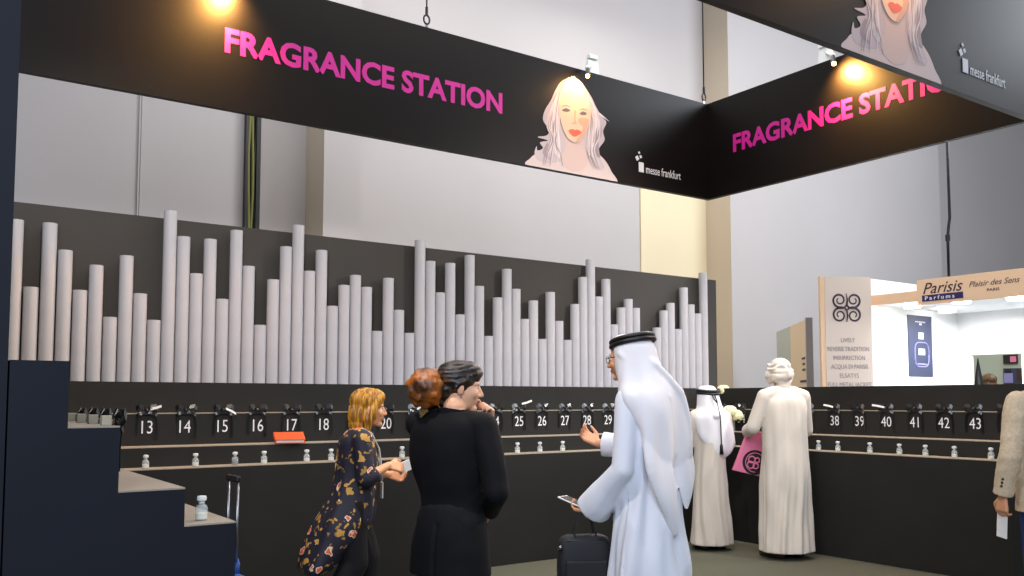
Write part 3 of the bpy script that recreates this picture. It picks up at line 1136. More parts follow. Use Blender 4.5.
def human(root, J, skin, headrot, hs=1.0, sex='m', voxel=0.0055, hands=(), lips=True):
    """the whole body as one continuous surface"""
    m = MB()
    hd = Vector(J['head'])
    T = head_mb(m, hd, headrot, hs)
    nk = Vector(J['neck'])
    m.chain([hd + headrot @ Vector((0, -0.018, -0.045)), nk + Vector((0, 0, 0.01))], [0.054 * hs, 0.058 * hs])
    wide = 0.9 if sex == 'f' else 1.0
    sl, sr = Vector(J['sl']), Vector(J['sr'])
    hl, hr = Vector(J['hl']), Vector(J['hr'])
    sm, hm = (sl + sr) / 2, (hl + hr) / 2
    m.chain([sl, sm + Vector((0, 0, 0.03)), sr], [0.043 * wide, 0.058, 0.043 * wide])
    yaw = math.atan2((sr - sl).y, (sr - sl).x)
    rt = rotz(yaw)
    for f, rx, ry, rz in ((0.18, 0.150, 0.092, 0.12), (0.40, 0.132, 0.092, 0.14), (0.68, 0.112, 0.080, 0.14), (0.98, 0.128, 0.092, 0.11)):
        m.ell(sm.lerp(hm, f), (rx * wide, ry * wide, rz), rt, 20)
    for s, h, k, a in (('l', hl, 'kl', 'al'), ('r', hr, 'kr', 'ar')):
        kn, an = Vector(J[k]), Vector(J[a])
        m.chain([h, kn, kn.lerp(an, 0.3), an], [0.072 * wide, 0.055, 0.056 * wide, 0.038])
        fd = Vector(J.get('toe' + s, (0, 1, 0)))
        m.chain([an + Vector((0, 0, -0.035)) - fd * 0.03, an + fd * 0.10 + Vector((0, 0, -0.045)), an + fd * 0.17 + Vector((0, 0, -0.055))], [0.036, 0.034, 0.026])
    for s, e, q in (('sl', 'el', 'wl'), ('sr', 'er', 'wr')):
        m.chain([Vector(J[s]), Vector(J[e]), Vector(J[e]).lerp(Vector(J[q]), 0.3), Vector(J[q])], [0.040 * wide, 0.034 * wide, 0.036 * wide, 0.026 * wide])
    for h in hands:
        hand_mb(m, **h)
    lipc = T((0, 0.094, -0.062))

    def assign(ce):
        loc = (ce - np.array(lipc)) @ np.array(headrot)
        k = ((loc[:, 0] / 0.020) ** 2 + ((loc[:, 1]) / 0.02) ** 2 + (loc[:, 2] / 0.0105) ** 2) < hs
        return k.astype(int)
    b = remesh('body', m, voxel, [skin, M['lip']], root, 3, None, assign)
    for q in (-1, 1):
        e = MB().ell(T((q * 0.030, 0.070, 0.006)), 0.0125 * hs, n=14).build('eye', M['eye'], b, smooth=True)
        MB().ell(T((q * 0.030, 0.0795, 0.006)), 0.0055 * hs, n=10).build('iris', M['iris'], e, smooth=True)
    return T


def shoe(root, an, fd, m, name='shoe'):
    an, fd = Vector(an), Vector(fd).normalized()
    b = MB()
    b.chain([an + Vector((0, 0, -0.045)) - fd * 0.045, an + fd * 0.10 + Vector((0, 0, -0.052)), an + fd * 0.185 + Vector((0, 0, -0.062))], [0.044, 0.042, 0.032])
    b.chain([an + Vector((0, 0, -0.03)) - fd * 0.03, an + Vector((0, 0, -0.045)) + fd * 0.06], [0.044, 0.04])
    lo = an.z - 0.095

    def flat(co, no):
        co[:, 2] = np.maximum(co[:, 2], max(lo, 0.002))
        return co
    return remesh(name, b, 0.007, m, root, 3, flat)


def robe(root, J, hem_z, hem, mat_, name='robe', width=1.0, cuff=(0.055, 0.055), seed=0.0, fold=0.02, freq=8, collar=True, hem_shift=(0, 0), small=0.008):
    sl, sr = Vector(J['sl']), Vector(J['sr'])
    sm = (sl + sr) / 2
    yaw = math.atan2((sr - sl).y, (sr - sl).x)
    hw = (sr - sl).length / 2
    zt = sm.z
    m = MB()
    bx, by = hem_shift
    secs = [(sm.x, sm.y, zt + 0.075, 0.068, 0.062, yaw), (sm.x, sm.y, zt + 0.05, 0.10 * width, 0.078, yaw), (sm.x, sm.y, zt + 0.01, 0.155 * width, 0.098, yaw), (sm.x, sm.y - 0.005, zt - 0.06, hw * 0.99 * width, 0.125, yaw),
            (sm.x, sm.y, zt - 0.22, hw * 1.02 * width, 0.145, yaw), (sm.x, sm.y, zt - 0.45, hw * 1.0 * width, 0.148, yaw)]
    zb = zt - 0.45
    for t in (0.25, 0.5, 0.75, 1.0):
        z = zb + (hem_z - zb) * t
        secs.append((sm.x + bx * t, sm.y + by * t, z, hw * width + (hem[0] - hw * width) * t, 0.15 + (hem[1] - 0.15) * t, yaw))
    m.loft(secs)
    m.chain([sl + Vector((0, 0, -0.004)), sl.lerp(sm, 0.5) + Vector((0, 0, 0.015)), sm + Vector((0, 0, 0.03)), sr.lerp(sm, 0.5) + Vector((0, 0, 0.015)), sr + Vector((0, 0, -0.004))], [0.064, 0.072, 0.068, 0.072, 0.064])
    for s, e, q, c in (('sl', 'el', 'wl', cuff[0]), ('sr', 'er', 'wr', cuff[1])):
        a, b, d = Vector(J[s]), Vector(J[e]), Vector(J[q])
        m.chain([a + Vector((0, 0, -0.02)), b], [0.068, 0.062])
        en = b.lerp(d, 0.92)
        m.tube([b, b.lerp(en, 0.5), en], [0.062, (0.06 + c) / 2, c], 18)
        m.ell(b, 0.062)
    f0 = folds(zt - 0.1, hem_z, 0.002, fold, freq, seed, sm.x + bx * 0.5, sm.y + by * 0.5, small)

    def post(co, no):
        q = f0(co, no)
        near = np.full(len(co), 9.0)
        for s_, e_, w_ in (('sl', 'el', 'wl'), ('sr', 'er', 'wr')):
            for a_, b_ in ((s_, e_), (e_, w_)):
                A_, B_ = np.array(J[a_]), np.array(J[b_])
                t_ = np.clip(((co - A_) @ (B_ - A_)) / ((B_ - A_) @ (B_ - A_)), 0, 1)
                near = np.minimum(near, np.linalg.norm(co - A_ - t_[:, None] * (B_ - A_), axis=1))
        w_ = np.clip((near - 0.075) / 0.05, 0.22, 1)[:, None]
        q = co + (q - co) * w_
        low = co[:, 2] < hem_z + 0.03
        q[low, 2] = co[low, 2]
        q[:, 2] = np.maximum(q[:, 2], 0.004)
        return q
    o = remesh(name, m, 0.008, mat_, root, 9, post)
    if collar:
        nk = Vector(J['neck'])
        MB().tube([nk + Vector((0, 0, -0.02)), nk + Vector((0, 0, 0.03))], [0.074, 0.068], 24).build('collar', mat_, o, smooth='auto')
    return o


def ghutra(root, hc, secs, mat_, seed=0.0, fold=0.012, freq=7, lifts=None, more=None):
    m = MB()
    m.loft(secs)
    if more:
        m.add(more.v, more.f)
    for p in (lifts or []):
        m.chain(*p)
    zt, zb = secs[0][2], secs[-1][2]
    return remesh('headcloth', m, 0.0075, mat_, root, 8, folds(zt - 0.10, zb, 0.001, fold, freq, seed, hc[0], hc[1] - 0.03, 0.006))


def agal(root, c, rx, ry, tiltx, tilty=0.0):
    rot = Matrix.Rotation(tiltx, 3, 'X') @ Matrix.Rotation(tilty, 3, 'Y')
    n = 40
    m = MB()
    for dz, k in ((0, 1.0), (0.024, 0.97)):
        rs = []
        for i in range(n):
            t = 2 * PI * i / n
            cen = Vector((rx * k * math.cos(t), ry * k * math.sin(t), dz))
            out = Vector((math.cos(t), math.sin(t), 0))
            rs.append([Vector(c) + rot @ (cen + out * 0.014 * math.cos(2 * PI * j / 10) + Vector((0, 0, 0.014)) * math.sin(2 * PI * j / 10)) for j in range(10)])
        rs.append(rs[0])
        m.rings(rs, cap=False)
    return m.build('head_cord', M['black'], root, smooth=True)


def person(label, loc, heading, group=None):
    return thing('person', label, 'person', (loc[0], loc[1], 0), R(heading - 90), group)


def stand(h, sw=0.19, hw=0.085, lean=0.0):
    """joints of an upright figure of height h, arms hanging"""
    k = h / 1.75
    J = dict(head=(0, 0.035 * k, h - 0.118), neck=(0, -0.005, h - 0.262 * k), sl=(-sw * k, -0.01, 1.42 * k), sr=(sw * k, -0.01, 1.42 * k),
             hl=(-hw * k, 0, 0.91 * k), hr=(hw * k, 0, 0.91 * k), kl=(-0.09 * k, 0.02, 0.49 * k), kr=(0.09 * k, 0.02, 0.49 * k), al=(-0.095 * k, -0.01, 0.09), ar=(0.095 * k, -0.01, 0.09),
             el=(-(sw + 0.055) * k, -0.03, 1.12 * k), er=((sw + 0.055) * k, -0.03, 1.12 * k), wl=(-(sw + 0.06) * k, 0.05, 0.86 * k), wr=((sw + 0.06) * k, 0.05, 0.86 * k))
    return J


# ---- man in white with the phone (close, seen from behind his shoulder)
MW = at(647, 5.0)
pm = person('man in white robe and headcloth with black cord, holding a phone beside a black bag', MW, 105)
J = stand(1.775, 0.185)
J['head'] = (-0.075, 0.09, 1.635)
J['neck'] = (-0.02, 0.01, 1.50)
J['sl'], J['sr'] = (-0.20, 0.0, 1.415), (0.20, -0.01, 1.415)
J['el'] = (-0.255, 0.0, 1.03)
J['wl'] = (-0.185, 0.265, 0.775)
J['er'] = (0.20, 0.13, 1.12)
J['wr'] = (0.10, 0.40, 1.145)
Hm = rotz(R(12)) @ Matrix.Rotation(R(-6), 3, 'X')
hl_dir = (0.02, 0.95, 0.10)
human(pm, J, M['skin'], Hm, 1.0, hands=(
    dict(wrist=J['wl'], d=hl_dir, nrm=(0.15, 0.1, 1), side=(1, 0, 0.2), curl=(0.45, 0.5, 0.55, 0.6), thumb=0.9),
    dict(wrist=J['wr'], d=(-0.20, 0.75, 0.42), nrm=(-0.55, -0.25, 0.8), side=(0.1, -0.2, 1), curl=(0.35, 0.55, 0.6, 0.6), thumb=0.3, spread=0.3)))
robe(pm, J, 0.07, (0.285, 0.23), M['robe'], width=1.14, cuff=(0.10, 0.075), seed=1.3, fold=0.030, freq=7, small=0.014)
hx, hy = -0.075, 0.035
lobes = MB()
lobes.loft([(-0.08, -0.115, 1.20, 0.15, 0.04), (-0.09, -0.15, 1.02, 0.14, 0.034), (-0.075, -0.175, 0.86, 0.10, 0.026), (-0.05, -0.185, 0.74, 0.045, 0.02), (-0.035, -0.19, 0.67, 0.012, 0.012)])
lobes.loft([(0.10, -0.12, 1.20, 0.14, 0.04), (0.12, -0.15, 1.02, 0.11, 0.034), (0.115, -0.17, 0.90, 0.07, 0.026), (0.11, -0.178, 0.80, 0.012, 0.012)])
ghutra(pm, J['head'], [(hx, hy + 0.02, 1.772, 0.035, 0.045), (hx, hy + 0.02, 1.762, 0.07, 0.085), (hx, hy + 0.015, 1.732, 0.096, 0.112), (hx, hy, 1.69, 0.108, 0.12), (hx, hy - 0.012, 1.63, 0.116, 0.122),
                       (hx + 0.005, hy - 0.03, 1.56, 0.130, 0.130), (hx + 0.02, hy - 0.055, 1.50, 0.165, 0.135), (-0.025, -0.045, 1.43, 0.24, 0.138), (-0.01, -0.08, 1.33, 0.25, 0.118), (0.01, -0.115, 1.20, 0.24, 0.082),
                       (0.01, -0.14, 1.08, 0.20, 0.045), (0.01, -0.15, 1.03, 0.15, 0.02)], M['ghutra'], 2.2, 0.026, 6, lifts=[
    ([(hx - 0.085, hy - 0.03, 1.70), (hx - 0.02, hy - 0.135, 1.60), (0.05, -0.175, 1.45), (0.13, -0.175, 1.28), (0.17, -0.17, 1.10)], [0.02, 0.024, 0.026, 0.024, 0.016]),
    ([(hx - 0.105, hy + 0.02, 1.66), (hx - 0.09, hy - 0.085, 1.55), (-0.06, -0.165, 1.42), (-0.01, -0.185, 1.25), (0.02, -0.18, 1.10)], [0.018, 0.022, 0.024, 0.022, 0.016]),
    ([(hx + 0.08, hy - 0.05, 1.68), (hx + 0.12, hy - 0.10, 1.55), (0.16, -0.12, 1.42), (0.215, -0.11, 1.25)], [0.018, 0.022, 0.024, 0.02])], more=lobes)
agal(pm, (hx, hy + 0.01, 1.722), 0.110, 0.126, R(-11))
# spectacles
T0 = lambda p: Vector(J['head']) + Hm @ Vector(p)
g = MB()
for s in (-1, 1):
    g.tube([T0((s * 0.032 + 0.024 * math.cos(2 * PI * i / 18), 0.098, 0.004 + 0.019 * math.sin(2 * PI * i / 18))) for i in range(19)], 0.0022, 6)
    g.tube([T0((s * 0.055, 0.097, 0.008)), T0((s * 0.082, 0.06, 0.010)), T0((s * 0.086, -0.005, 0.010))], 0.0022, 6)
g.build('spectacles', M['black'], pm, smooth=True)

# phone in his hand and the bag on his arm
wl = Vector(J['wl'])
mw = pm.location.copy()
rotm = rotz(R(105 - 90))
hand_p = mw + rotm @ (wl + Vector((0.015, 0.115, 0.048)))
ph = thing('phone', 'white edged phone held flat in the hand of the man in white', 'phone', hand_p, R(15))
pr = Matrix.Rotation(R(16), 3, 'X')
mb = MB().box((-0.045, -0.095, -0.004), (0.045, 0.095, 0.004))
mb.v = [tuple(pr @ Vector(p)) for p in mb.v]
mb.build('phone_body', M['white'], ph, bevel=0.003)
mb = MB().box((-0.04, -0.083, 0.0042), (0.04, 0.083, 0.0056))
mb.v = [tuple(pr @ Vector(p)) for p in mb.v]
mb.build('screen', M['iris'], ph)

bag_p = at(583, 5.02)
bag_top = 0.655
bg = thing('briefcase', 'soft black briefcase hanging by its straps beside the man in white', 'bag', (bag_p.x, bag_p.y, bag_top - 0.33), R(YAW - 90 + 8))
m = MB()
rs = []
for z, wx, wy in ((0.0, 0.140, 0.055), (0.01, 0.149, 0.06), (0.16, 0.151, 0.066), (0.29, 0.146, 0.06), (0.318, 0.128, 0.05), (0.33, 0.10, 0.035)):
    rs.append([(wx * math.copysign(abs(math.cos(2 * PI * j / 32)) ** 0.45, math.cos(2 * PI * j / 32)), wy * math.copysign(abs(math.sin(2 * PI * j / 32)) ** 0.6, math.sin(2 * PI * j / 32)), z) for j in range(32)])
m.rings(rs).build('bag_body', M['bagblack'], bg, smooth='auto')
MB().box((-0.118, -0.082, 0.03), (0.118, -0.058, 0.20)).build('front_pocket', M['bagblack'], bg, bevel=0.012)
MB().tube([(-0.138, -0.03, 0.285), (-0.1, -0.05, 0.305), (0.1, -0.05, 0.305), (0.138, -0.03, 0.285)], 0.005, 8).build('zip', M['black'], bg, smooth=True)
for s in (-1, 1):
    MB().strip([(-0.07, s * 0.04, 0.26), (-0.06, s * 0.035, 0.34), (-0.035, s * 0.02, 0.43), (0.0, s * 0.012, 0.465), (0.035, s * 0.02, 0.43), (0.06, s * 0.035, 0.34), (0.07, s * 0.04, 0.26)], (0, 1, 0), 0.026, 0.004).build('strap', M['bagblack'], bg, smooth='auto')
MB().tube([(-0.146, -0.03, 0.265), (-0.14, -0.055, 0.27)], 0.012, 10).build('buckle', M['steel'], bg, smooth=True)

# ---- woman in the black suit
WS = at(452, 4.2)
ps = person('woman in black suit jacket with auburn bun, chin on her hand', WS, 27)
J = stand(1.60, 0.185, 0.085)
J['head'] = (0.02, 0.045, 1.460)
J['neck'] = (0.015, 0.0, 1.355)
J['sl'], J['sr'] = (-0.185, 0.0, 1.285), (0.185, -0.015, 1.285)
J['er'] = (0.270, -0.05, 0.99)
J['wr'] = (0.08, 0.215, 0.85)
J['el'] = (-0.08, 0.30, 1.13)
J['wl'] = (0.075, 0.235, 1.30)
Hs = rotz(R(-52)) @ Matrix.Rotation(R(-4), 3, 'X')
human(ps, J, M['skin_pale'], Hs, 0.96, 'f', hands=(
    dict(wrist=J['wl'], d=(0.15, -0.35, 0.65), nrm=(-0.3, -0.9, 0.2), side=(-0.5, 0, 0.5), curl=(0.9, 0.95, 1.0, 1.0), thumb=0.5, s=0.9),
    dict(wrist=J['wr'], d=(-0.5, 0.75, -0.35), nrm=(-1, 0, 0.3), side=(0, 1, 0.4), curl=(0.8, 0.85, 0.9, 0.95), s=0.9)))
m = MB()
sm = Vector((0, -0.005, 1.285))
m.loft([(0.01, 0, 1.355, 0.072, 0.07), (0.008, 0, 1.335, 0.12, 0.085), (0.0, -0.005, 1.29, 0.20, 0.105), (-0.01, 0, 1.22, 0.215, 0.125), (-0.012, 0.005, 1.10, 0.205, 0.13), (0, 0.005, 0.98, 0.165, 0.112),
        (0, 0, 0.90, 0.155, 0.108), (0, -0.005, 0.80, 0.178, 0.132), (0, -0.01, 0.70, 0.20, 0.145), (0, -0.01, 0.60, 0.205, 0.15)])
m.chain([J['sl'], (0, 0, 1.30), J['sr']], [0.062, 0.07, 0.062])
for a, b, d in (('sl', 'el', 'wl'), ('sr', 'er', 'wr')):
    A_, B_, D_ = Vector(J[a]), Vector(J[b]), Vector(J[d])
    m.chain([A_, A_.lerp(B_, 0.5), B_], [0.066, 0.064, 0.056])
    m.tube([B_, B_.lerp(D_, 0.80)], [0.055, 0.046], 18)


def jacket_post(co, no):
    n2 = nz(co, (5, 5, 7), 4.4)
    n3 = nz(co, (14, 14, 10), 9.1)
    co = co + no * (0.008 * n2 + 0.003 * n3)[:, None]
    # vent in the back
    k = (np.abs(co[:, 0]) < 0.007) & (co[:, 1] < -0.05) & (co[:, 2] < 0.86)
    co[k] -= no[k] * 0.012
    return co


jk = remesh('suit_jacket', m, 0.008, M['suit'], ps, 4, jacket_post)
MB().strip([(0.01 + 0.078 * math.sin(a), 0.0 - 0.078 * math.cos(a), 1.352 - 0.012 * abs(a)) for a in [x * 0.25 for x in range(-8, 9)]], (0.0, 0.0, 1), 0.034, 0.008).build('collar', M['suit'], jk, smooth='auto')
m = MB()
for s, h_, k_, a_ in ((-1, 'hl', 'kl', 'al'), (1, 'hr', 'kr', 'ar')):
    m.chain([Vector(J[h_]), Vector(J[k_]), Vector(J[a_]) + Vector((0, 0, 0.03))], [0.105, 0.085, 0.075])
m.ell((0, 0, 0.85), (0.17, 0.125, 0.14))
remesh('trousers', m, 0.009, M['trousers'], ps, 4, folds(0.8, 0.1, 0.001, 0.006, 6, 3))
for a_ in ('al', 'ar'):
    shoe(ps, J[a_], (0, 1, 0), M['blackleather'])
hc = Vector(J['head'])
TH_ = lambda p: hc + Hs @ (Vector(p) * 0.96)
m = MB()
m.ell(TH_((0, -0.026, 0.045)), (0.086, 0.102, 0.088), Hs, 26)
m.ell(TH_((0, 0.02, 0.075)), (0.074, 0.082, 0.06), Hs, 22)
m.ell(TH_((0, -0.075, -0.01)), (0.066, 0.045, 0.075), Hs, 20)
m.ell(TH_((0, -0.075, -0.055)), (0.045, 0.035, 0.05), Hs, 20)
for s in (-1, 1):
    m.cap(TH_((s * 0.068, 0.03, 0.05)), 0.018, TH_((s * 0.078, -0.03, 0.005)), 0.016)
hb = remesh('hair', m, 0.006, M['hair_dark'], ps, 3, lambda co, no: co + no * (0.002 * np.sin(85 * co[:, 2] + 20 * nz(co, (6, 6, 6), 1)))[:, None])
m = MB()
m.ell(TH_((0.005, -0.168, -0.012)), (0.088, 0.090, 0.092), Hs, 24)
m.ell(TH_((0, -0.125, 0.015)), (0.055, 0.05, 0.055), Hs, 18)
for i in range(26):
    a = i * 2.4
    z_ = -1 + 2 * (i + 0.5) / 26
    rr = math.sqrt(1 - z_ * z_)
    m.ell(TH_((0.005 + 0.078 * rr * math.cos(a), -0.168 + 0.080 * rr * math.sin(a), -0.012 + 0.082 * z_)), (0.028, 0.022, 0.024), rotz(a), 10)
remesh('hair_bun', m, 0.006, M['hair_bun'], ps, 1, lambda co, no: co + no * (0.007 * nz(co, (30, 30, 30), 5))[:, None])
MB().ell(TH_((0.083, -0.004, -0.042)), 0.006, n=10).build('earring', M['steel'], ps, smooth=True)
# sparkling gold scarf on her far shoulder
MB().strip([(-0.10, -0.085, 1.335), (-0.13, -0.05, 1.372), (-0.125, 0.0, 1.378), (-0.10, 0.06, 1.34)], (0.5, 0, 0.4), 0.05, 0.006).build('scarf', mat('gold_fleck_scarf', (120, 92, 40), 0.4, var=0.9, scale=120), ps, smooth='auto')

# ---- woman in the floral tunic
WF = at(358, 5.6)
pf = person('woman with blond bob in flowing navy floral tunic holding a white card', WF, -16)
J = stand(1.50, 0.165, 0.08)
J['head'] = (0.0, 0.075, 1.348)
J['neck'] = (0, 0.035, 1.245)
J['sl'], J['sr'] = (-0.165, 0.0, 1.165), (0.165, 0.0, 1.165)
J['hl'], J['hr'] = (-0.08, -0.04, 0.76), (0.08, -0.04, 0.76)
J['er'] = (0.20, 0.02, 0.93)
J['wr'] = (0.12, 0.175, 1.00)
J['el'] = (-0.19, 0.06, 0.94)
J['wl'] = (-0.06, 0.215, 0.93)
J['kl'], J['kr'] = (-0.08, 0.08, 0.42), (0.08, -0.02, 0.42)
J['al'], J['ar'] = (-0.085, 0.05, 0.09), (0.085, -0.16, 0.09)
Hf = rotz(R(-4)) @ Matrix.Rotation(R(-2), 3, 'X')
human(pf, J, M['skin'], Hf, 0.95, 'f', hands=(
    dict(wrist=J['wr'], d=(-0.15, 1, -0.15), nrm=(-0.8, 0.1, -0.5), side=(-0.2, 0.1, 1), curl=(0.5, 0.6, 0.65, 0.7), s=0.9, thumb=0.7),
    dict(wrist=J['wl'], d=(0.1, 1, -0.2), nrm=(0.8, 0.0, 0.3), side=(0.2, 0.1, 1), curl=(0.7, 0.75, 0.8, 0.85), s=0.9, thumb=0.7)))
m = MB()
m.loft([(0, 0.02, 1.225, 0.07, 0.065), (0, 0.01, 1.20, 0.12, 0.085), (0, 0, 1.15, 0.175, 0.11), (0, 0.0, 1.05, 0.18, 0.125), (0, -0.01, 0.93, 0.172, 0.125), (0, -0.03, 0.82, 0.178, 0.14),
        (0, -0.055, 0.72, 0.19, 0.165), (0, -0.085, 0.64, 0.20, 0.175), (0, -0.13, 0.56, 0.20, 0.165), (0, -0.185, 0.48, 0.20, 0.14), (0.01, -0.24, 0.40, 0.19, 0.10), (0.01, -0.27, 0.36, 0.17, 0.06)])
m.chain([J['sl'], (0, 0, 1.18), J['sr']], [0.058, 0.062, 0.058])
for a, b, d in (('sl', 'el', 'wl'), ('sr', 'er', 'wr')):
    A_, B_, D_ = Vector(J[a]), Vector(J[b]), Vector(J[d])
    m.chain([A_, B_], [0.066, 0.058])
    m.tube([B_, B_.lerp(D_, 0.34)], [0.058, 0.062], 18)
tn = remesh('tunic', m, 0.008, M['floral'], pf, 4, folds(1.1, 0.4, 0.003, 0.016, 7, 0.7))
m = MB()
for s, h_, k_, a_ in ((-1, 'hl', 'kl', 'al'), (1, 'hr', 'kr', 'ar')):
    m.chain([Vector(J[h_]), Vector(J[k_]), Vector(J[a_]) + Vector((0, 0, 0.05))], [0.10, 0.085, 0.075])
remesh('trousers', m, 0.009, M['trousers'], pf, 4, folds(0.7, 0.1, 0.002, 0.01, 6, 2))
for a_ in ('al', 'ar'):
    shoe(pf, J[a_], (0, 1, 0), M['blackleather'])
hc = Vector(J['head'])
TF = lambda p: hc + Hf @ (Vector(p) * 0.95)
m = MB()
m.ell(TF((0, -0.022, 0.05)), (0.088, 0.104, 0.084), Hf, 26)
m.ell(TF((0, 0.012, 0.082)), (0.07, 0.08, 0.05), Hf, 22)
m.ell(TF((0, -0.065, -0.04)), (0.088, 0.068, 0.105), Hf, 26)
m.ell(TF((0, -0.075, -0.105)), (0.08, 0.052, 0.05), Hf, 22)
for s in (-1, 1):
    m.chain([TF((s * 0.058, 0.045, 0.075)), TF((s * 0.082, 0.022, 0.0)), TF((s * 0.082, -0.005, -0.07)), TF((s * 0.07, -0.01, -0.125))], [0.026, 0.024, 0.026, 0.02])
hr_ = remesh('hair', m, 0.006, M['hair_blond'], pf, 3, lambda co, no: co + no * (0.006 * np.sin(38 * np.arctan2(co[:, 1] - hc.y, co[:, 0]) * 0.5 + 7 * nz(co, (5, 5, 3), 2)))[:, None])
# lanyard and badge
m = MB()
for s in (-1, 1):
    m.strip([(s * 0.075, 0.01, 1.235), (s * 0.078, 0.075, 1.20), (s * 0.06, 0.128, 1.10), (s * 0.03, 0.150, 0.98), (s * 0.004, 0.160, 0.90)], (1, 0.2, 0), 0.02, 0.003)
ly = m.build('lanyard', M['paper'], pf, smooth='auto')
MB().box((-0.035, 0.155, 0.79), (0.035, 0.161, 0.89)).build('badge', M['paper'], ly)
rf = rotz(R(-16 - 90))
cpos = pf.location + rf @ (Vector(J['wr']) + Vector((-0.045, 0.11, -0.015)))
o = MB().box((-0.003, -0.045, -0.035), (0.003, 0.045, 0.035)).build('note_card', M['paper'], None)
o.location = cpos
o.rotation_euler = (R(25), R(15), R(-16 - 90))
tag(o, 'white card in the fingers of the woman in the floral tunic', 'card')

# ---- man in white robe and wrapped cap with the pink bag
CM = (6.62, 5.20)
pk = person('man in cream robe and wrapped white head scarf holding a pink bag', CM, 72)
J = stand(1.78, 0.20)
J['head'] = (0.0, 0.05, 1.655)
J['el'] = (-0.295, 0.03, 1.16)
J['wl'] = (-0.20, 0.27, 1.12)
J['er'] = (0.27, 0.05, 1.13)
J['wr'] = (0.14, 0.29, 1.10)
human(pk, J, M['skin'], rotz(R(10)) @ Matrix.Rotation(R(-16), 3, 'X'), 1.0, hands=(
    dict(wrist=J['wl'], d=(0.4, 1, -0.1), nrm=(0.5, 0, -1), side=(1, 0, 0), curl=(0.8, 0.8, 0.8, 0.8)),
    dict(wrist=J['wr'], d=(-0.4, 1, 0.0), nrm=(-0.5, 0, -1), side=(-1, 0, 0), curl=(0.6, 0.6, 0.6, 0.6))))
robe(pk, J, 0.06, (0.235, 0.20), M['robe_c'], width=1.06, cuff=(0.062, 0.062), seed=5.1, fold=0.021, freq=7)
for a_ in ('al', 'ar'):
    shoe(pk, J[a_], (-0.2, 1, 0), M['leather'])
hc = Vector(J['head'])
m = MB()
m.ell(hc + Vector((0, -0.01, 0.045)), (0.092, 0.108, 0.085), n=24)
for k, (zz, rr) in enumerate(((0.02, 0.028), (-0.02, 0.03), (-0.055, 0.03))):
    pts = [hc + Vector((0.085 * math.cos(a), -0.015 + 0.098 * math.sin(a), zz + 0.02 * math.sin(a * 1.0 + k * 1.3) + (0.03 if math.sin(a) > 0.5 else 0))) for a in [2 * PI * i / 20 for i in range(21)]]
    m.tube(pts, rr, 12)
m.ell(hc + Vector((0, -0.06, -0.07)), (0.08, 0.06, 0.075), n=20)
m.chain([hc + Vector((-0.09, 0.02, 0.0)), hc + Vector((-0.105, 0.03, -0.03))], [0.03, 0.026])
remesh('head_scarf', m, 0.007, M['robe_c'], pk, 2, lambda co, no: co + no * (0.006 * np.sin(70 * co[:, 2] + 14 * nz(co, (7, 7, 7), 3)))[:, None])

# pink bag he holds
bp = at(746, 8.30)
pb = thing('gift_bag', 'pink bag with a round black print held by the man in cream robe', 'bag', (bp.x, bp.y, 0.705), R(YAW - 90))
rl = Matrix.Rotation(R(13), 3, 'Y')


def tilt(mb):
    mb.v = [tuple(rl @ Vector(p)) for p in mb.v]
    return mb


tilt(MB().prism([(-0.15, -0.03, 0.02), (0.15, -0.03, 0.02), (0.125, -0.02, 0.42), (-0.085, -0.02, 0.42)], (0, 0.06, 0))).build('bag_body', M['pink'], pb, bevel=0.006)
tilt(MB().prism([(0.03 + 0.115 * math.cos(2 * PI * i / 28), -0.034, 0.135 + 0.115 * math.sin(2 * PI * i / 28)) for i in range(28)], (0, 0.006, 0))).build('print', M['black'], pb)
mb = MB()
for cx, cz, rr in ((-0.005, 0.155, 0.03), (-0.005, 0.105, 0.032), (0.045, 0.16, 0.022), (0.042, 0.105, 0.024)):
    mb.tube([(cx + rr * math.cos(2 * PI * i / 16), -0.037, cz + rr * math.sin(2 * PI * i / 16)) for i in range(17)], 0.007, 6)
mb.tube([(0.03 + 0.088 * math.cos(a), -0.037, 0.135 + 0.088 * math.sin(a)) for a in [0.3 + i * 0.22 for i in range(22)]], 0.004, 6)
tilt(mb).build('emblem', M['pink'], pb, smooth=True)
for s in (-1, 1):
    tilt(MB().tube([(-0.06, s * 0.02, 0.40), (-0.045, s * 0.02, 0.47), (0.02, s * 0.01, 0.50), (0.08, s * 0.02, 0.47), (0.095, s * 0.02, 0.40)], 0.006, 8)).build('handle', M['pink'], pb, smooth=True)

# ---- youth in white with corded headcloth
by_ = person('shorter person in white robe and headcloth with a dangling black tassel', tuple(at(708.5, 8.50)[:2]), 66)
J = stand(1.545, 0.170)
J['head'] = (0, 0.055, 1.43)
J['el'], J['er'] = (-0.215, 0.04, 0.99), (0.215, 0.04, 0.99)
J['wl'], J['wr'] = (-0.06, 0.23, 0.97), (0.06, 0.23, 0.97)
human(by_, J, M['skin'], rotz(R(20)) @ Matrix.Rotation(R(-10), 3, 'X'), 0.96, hands=(
    dict(wrist=J['wl'], d=(0.5, 1, 0), nrm=(0.5, 0, -1), side=(1, 0, 0), s=0.9),
    dict(wrist=J['wr'], d=(-0.5, 1, 0), nrm=(-0.5, 0, -1), side=(-1, 0, 0), s=0.9)))
robe(by_, J, 0.05, (0.195, 0.165), M['robe_c'], width=0.98, cuff=(0.06, 0.06), seed=8.0, fold=0.013, freq=7)
for a_ in ('al', 'ar'):
    shoe(by_, J[a_], (0, 1, 0), M['blackleather'])
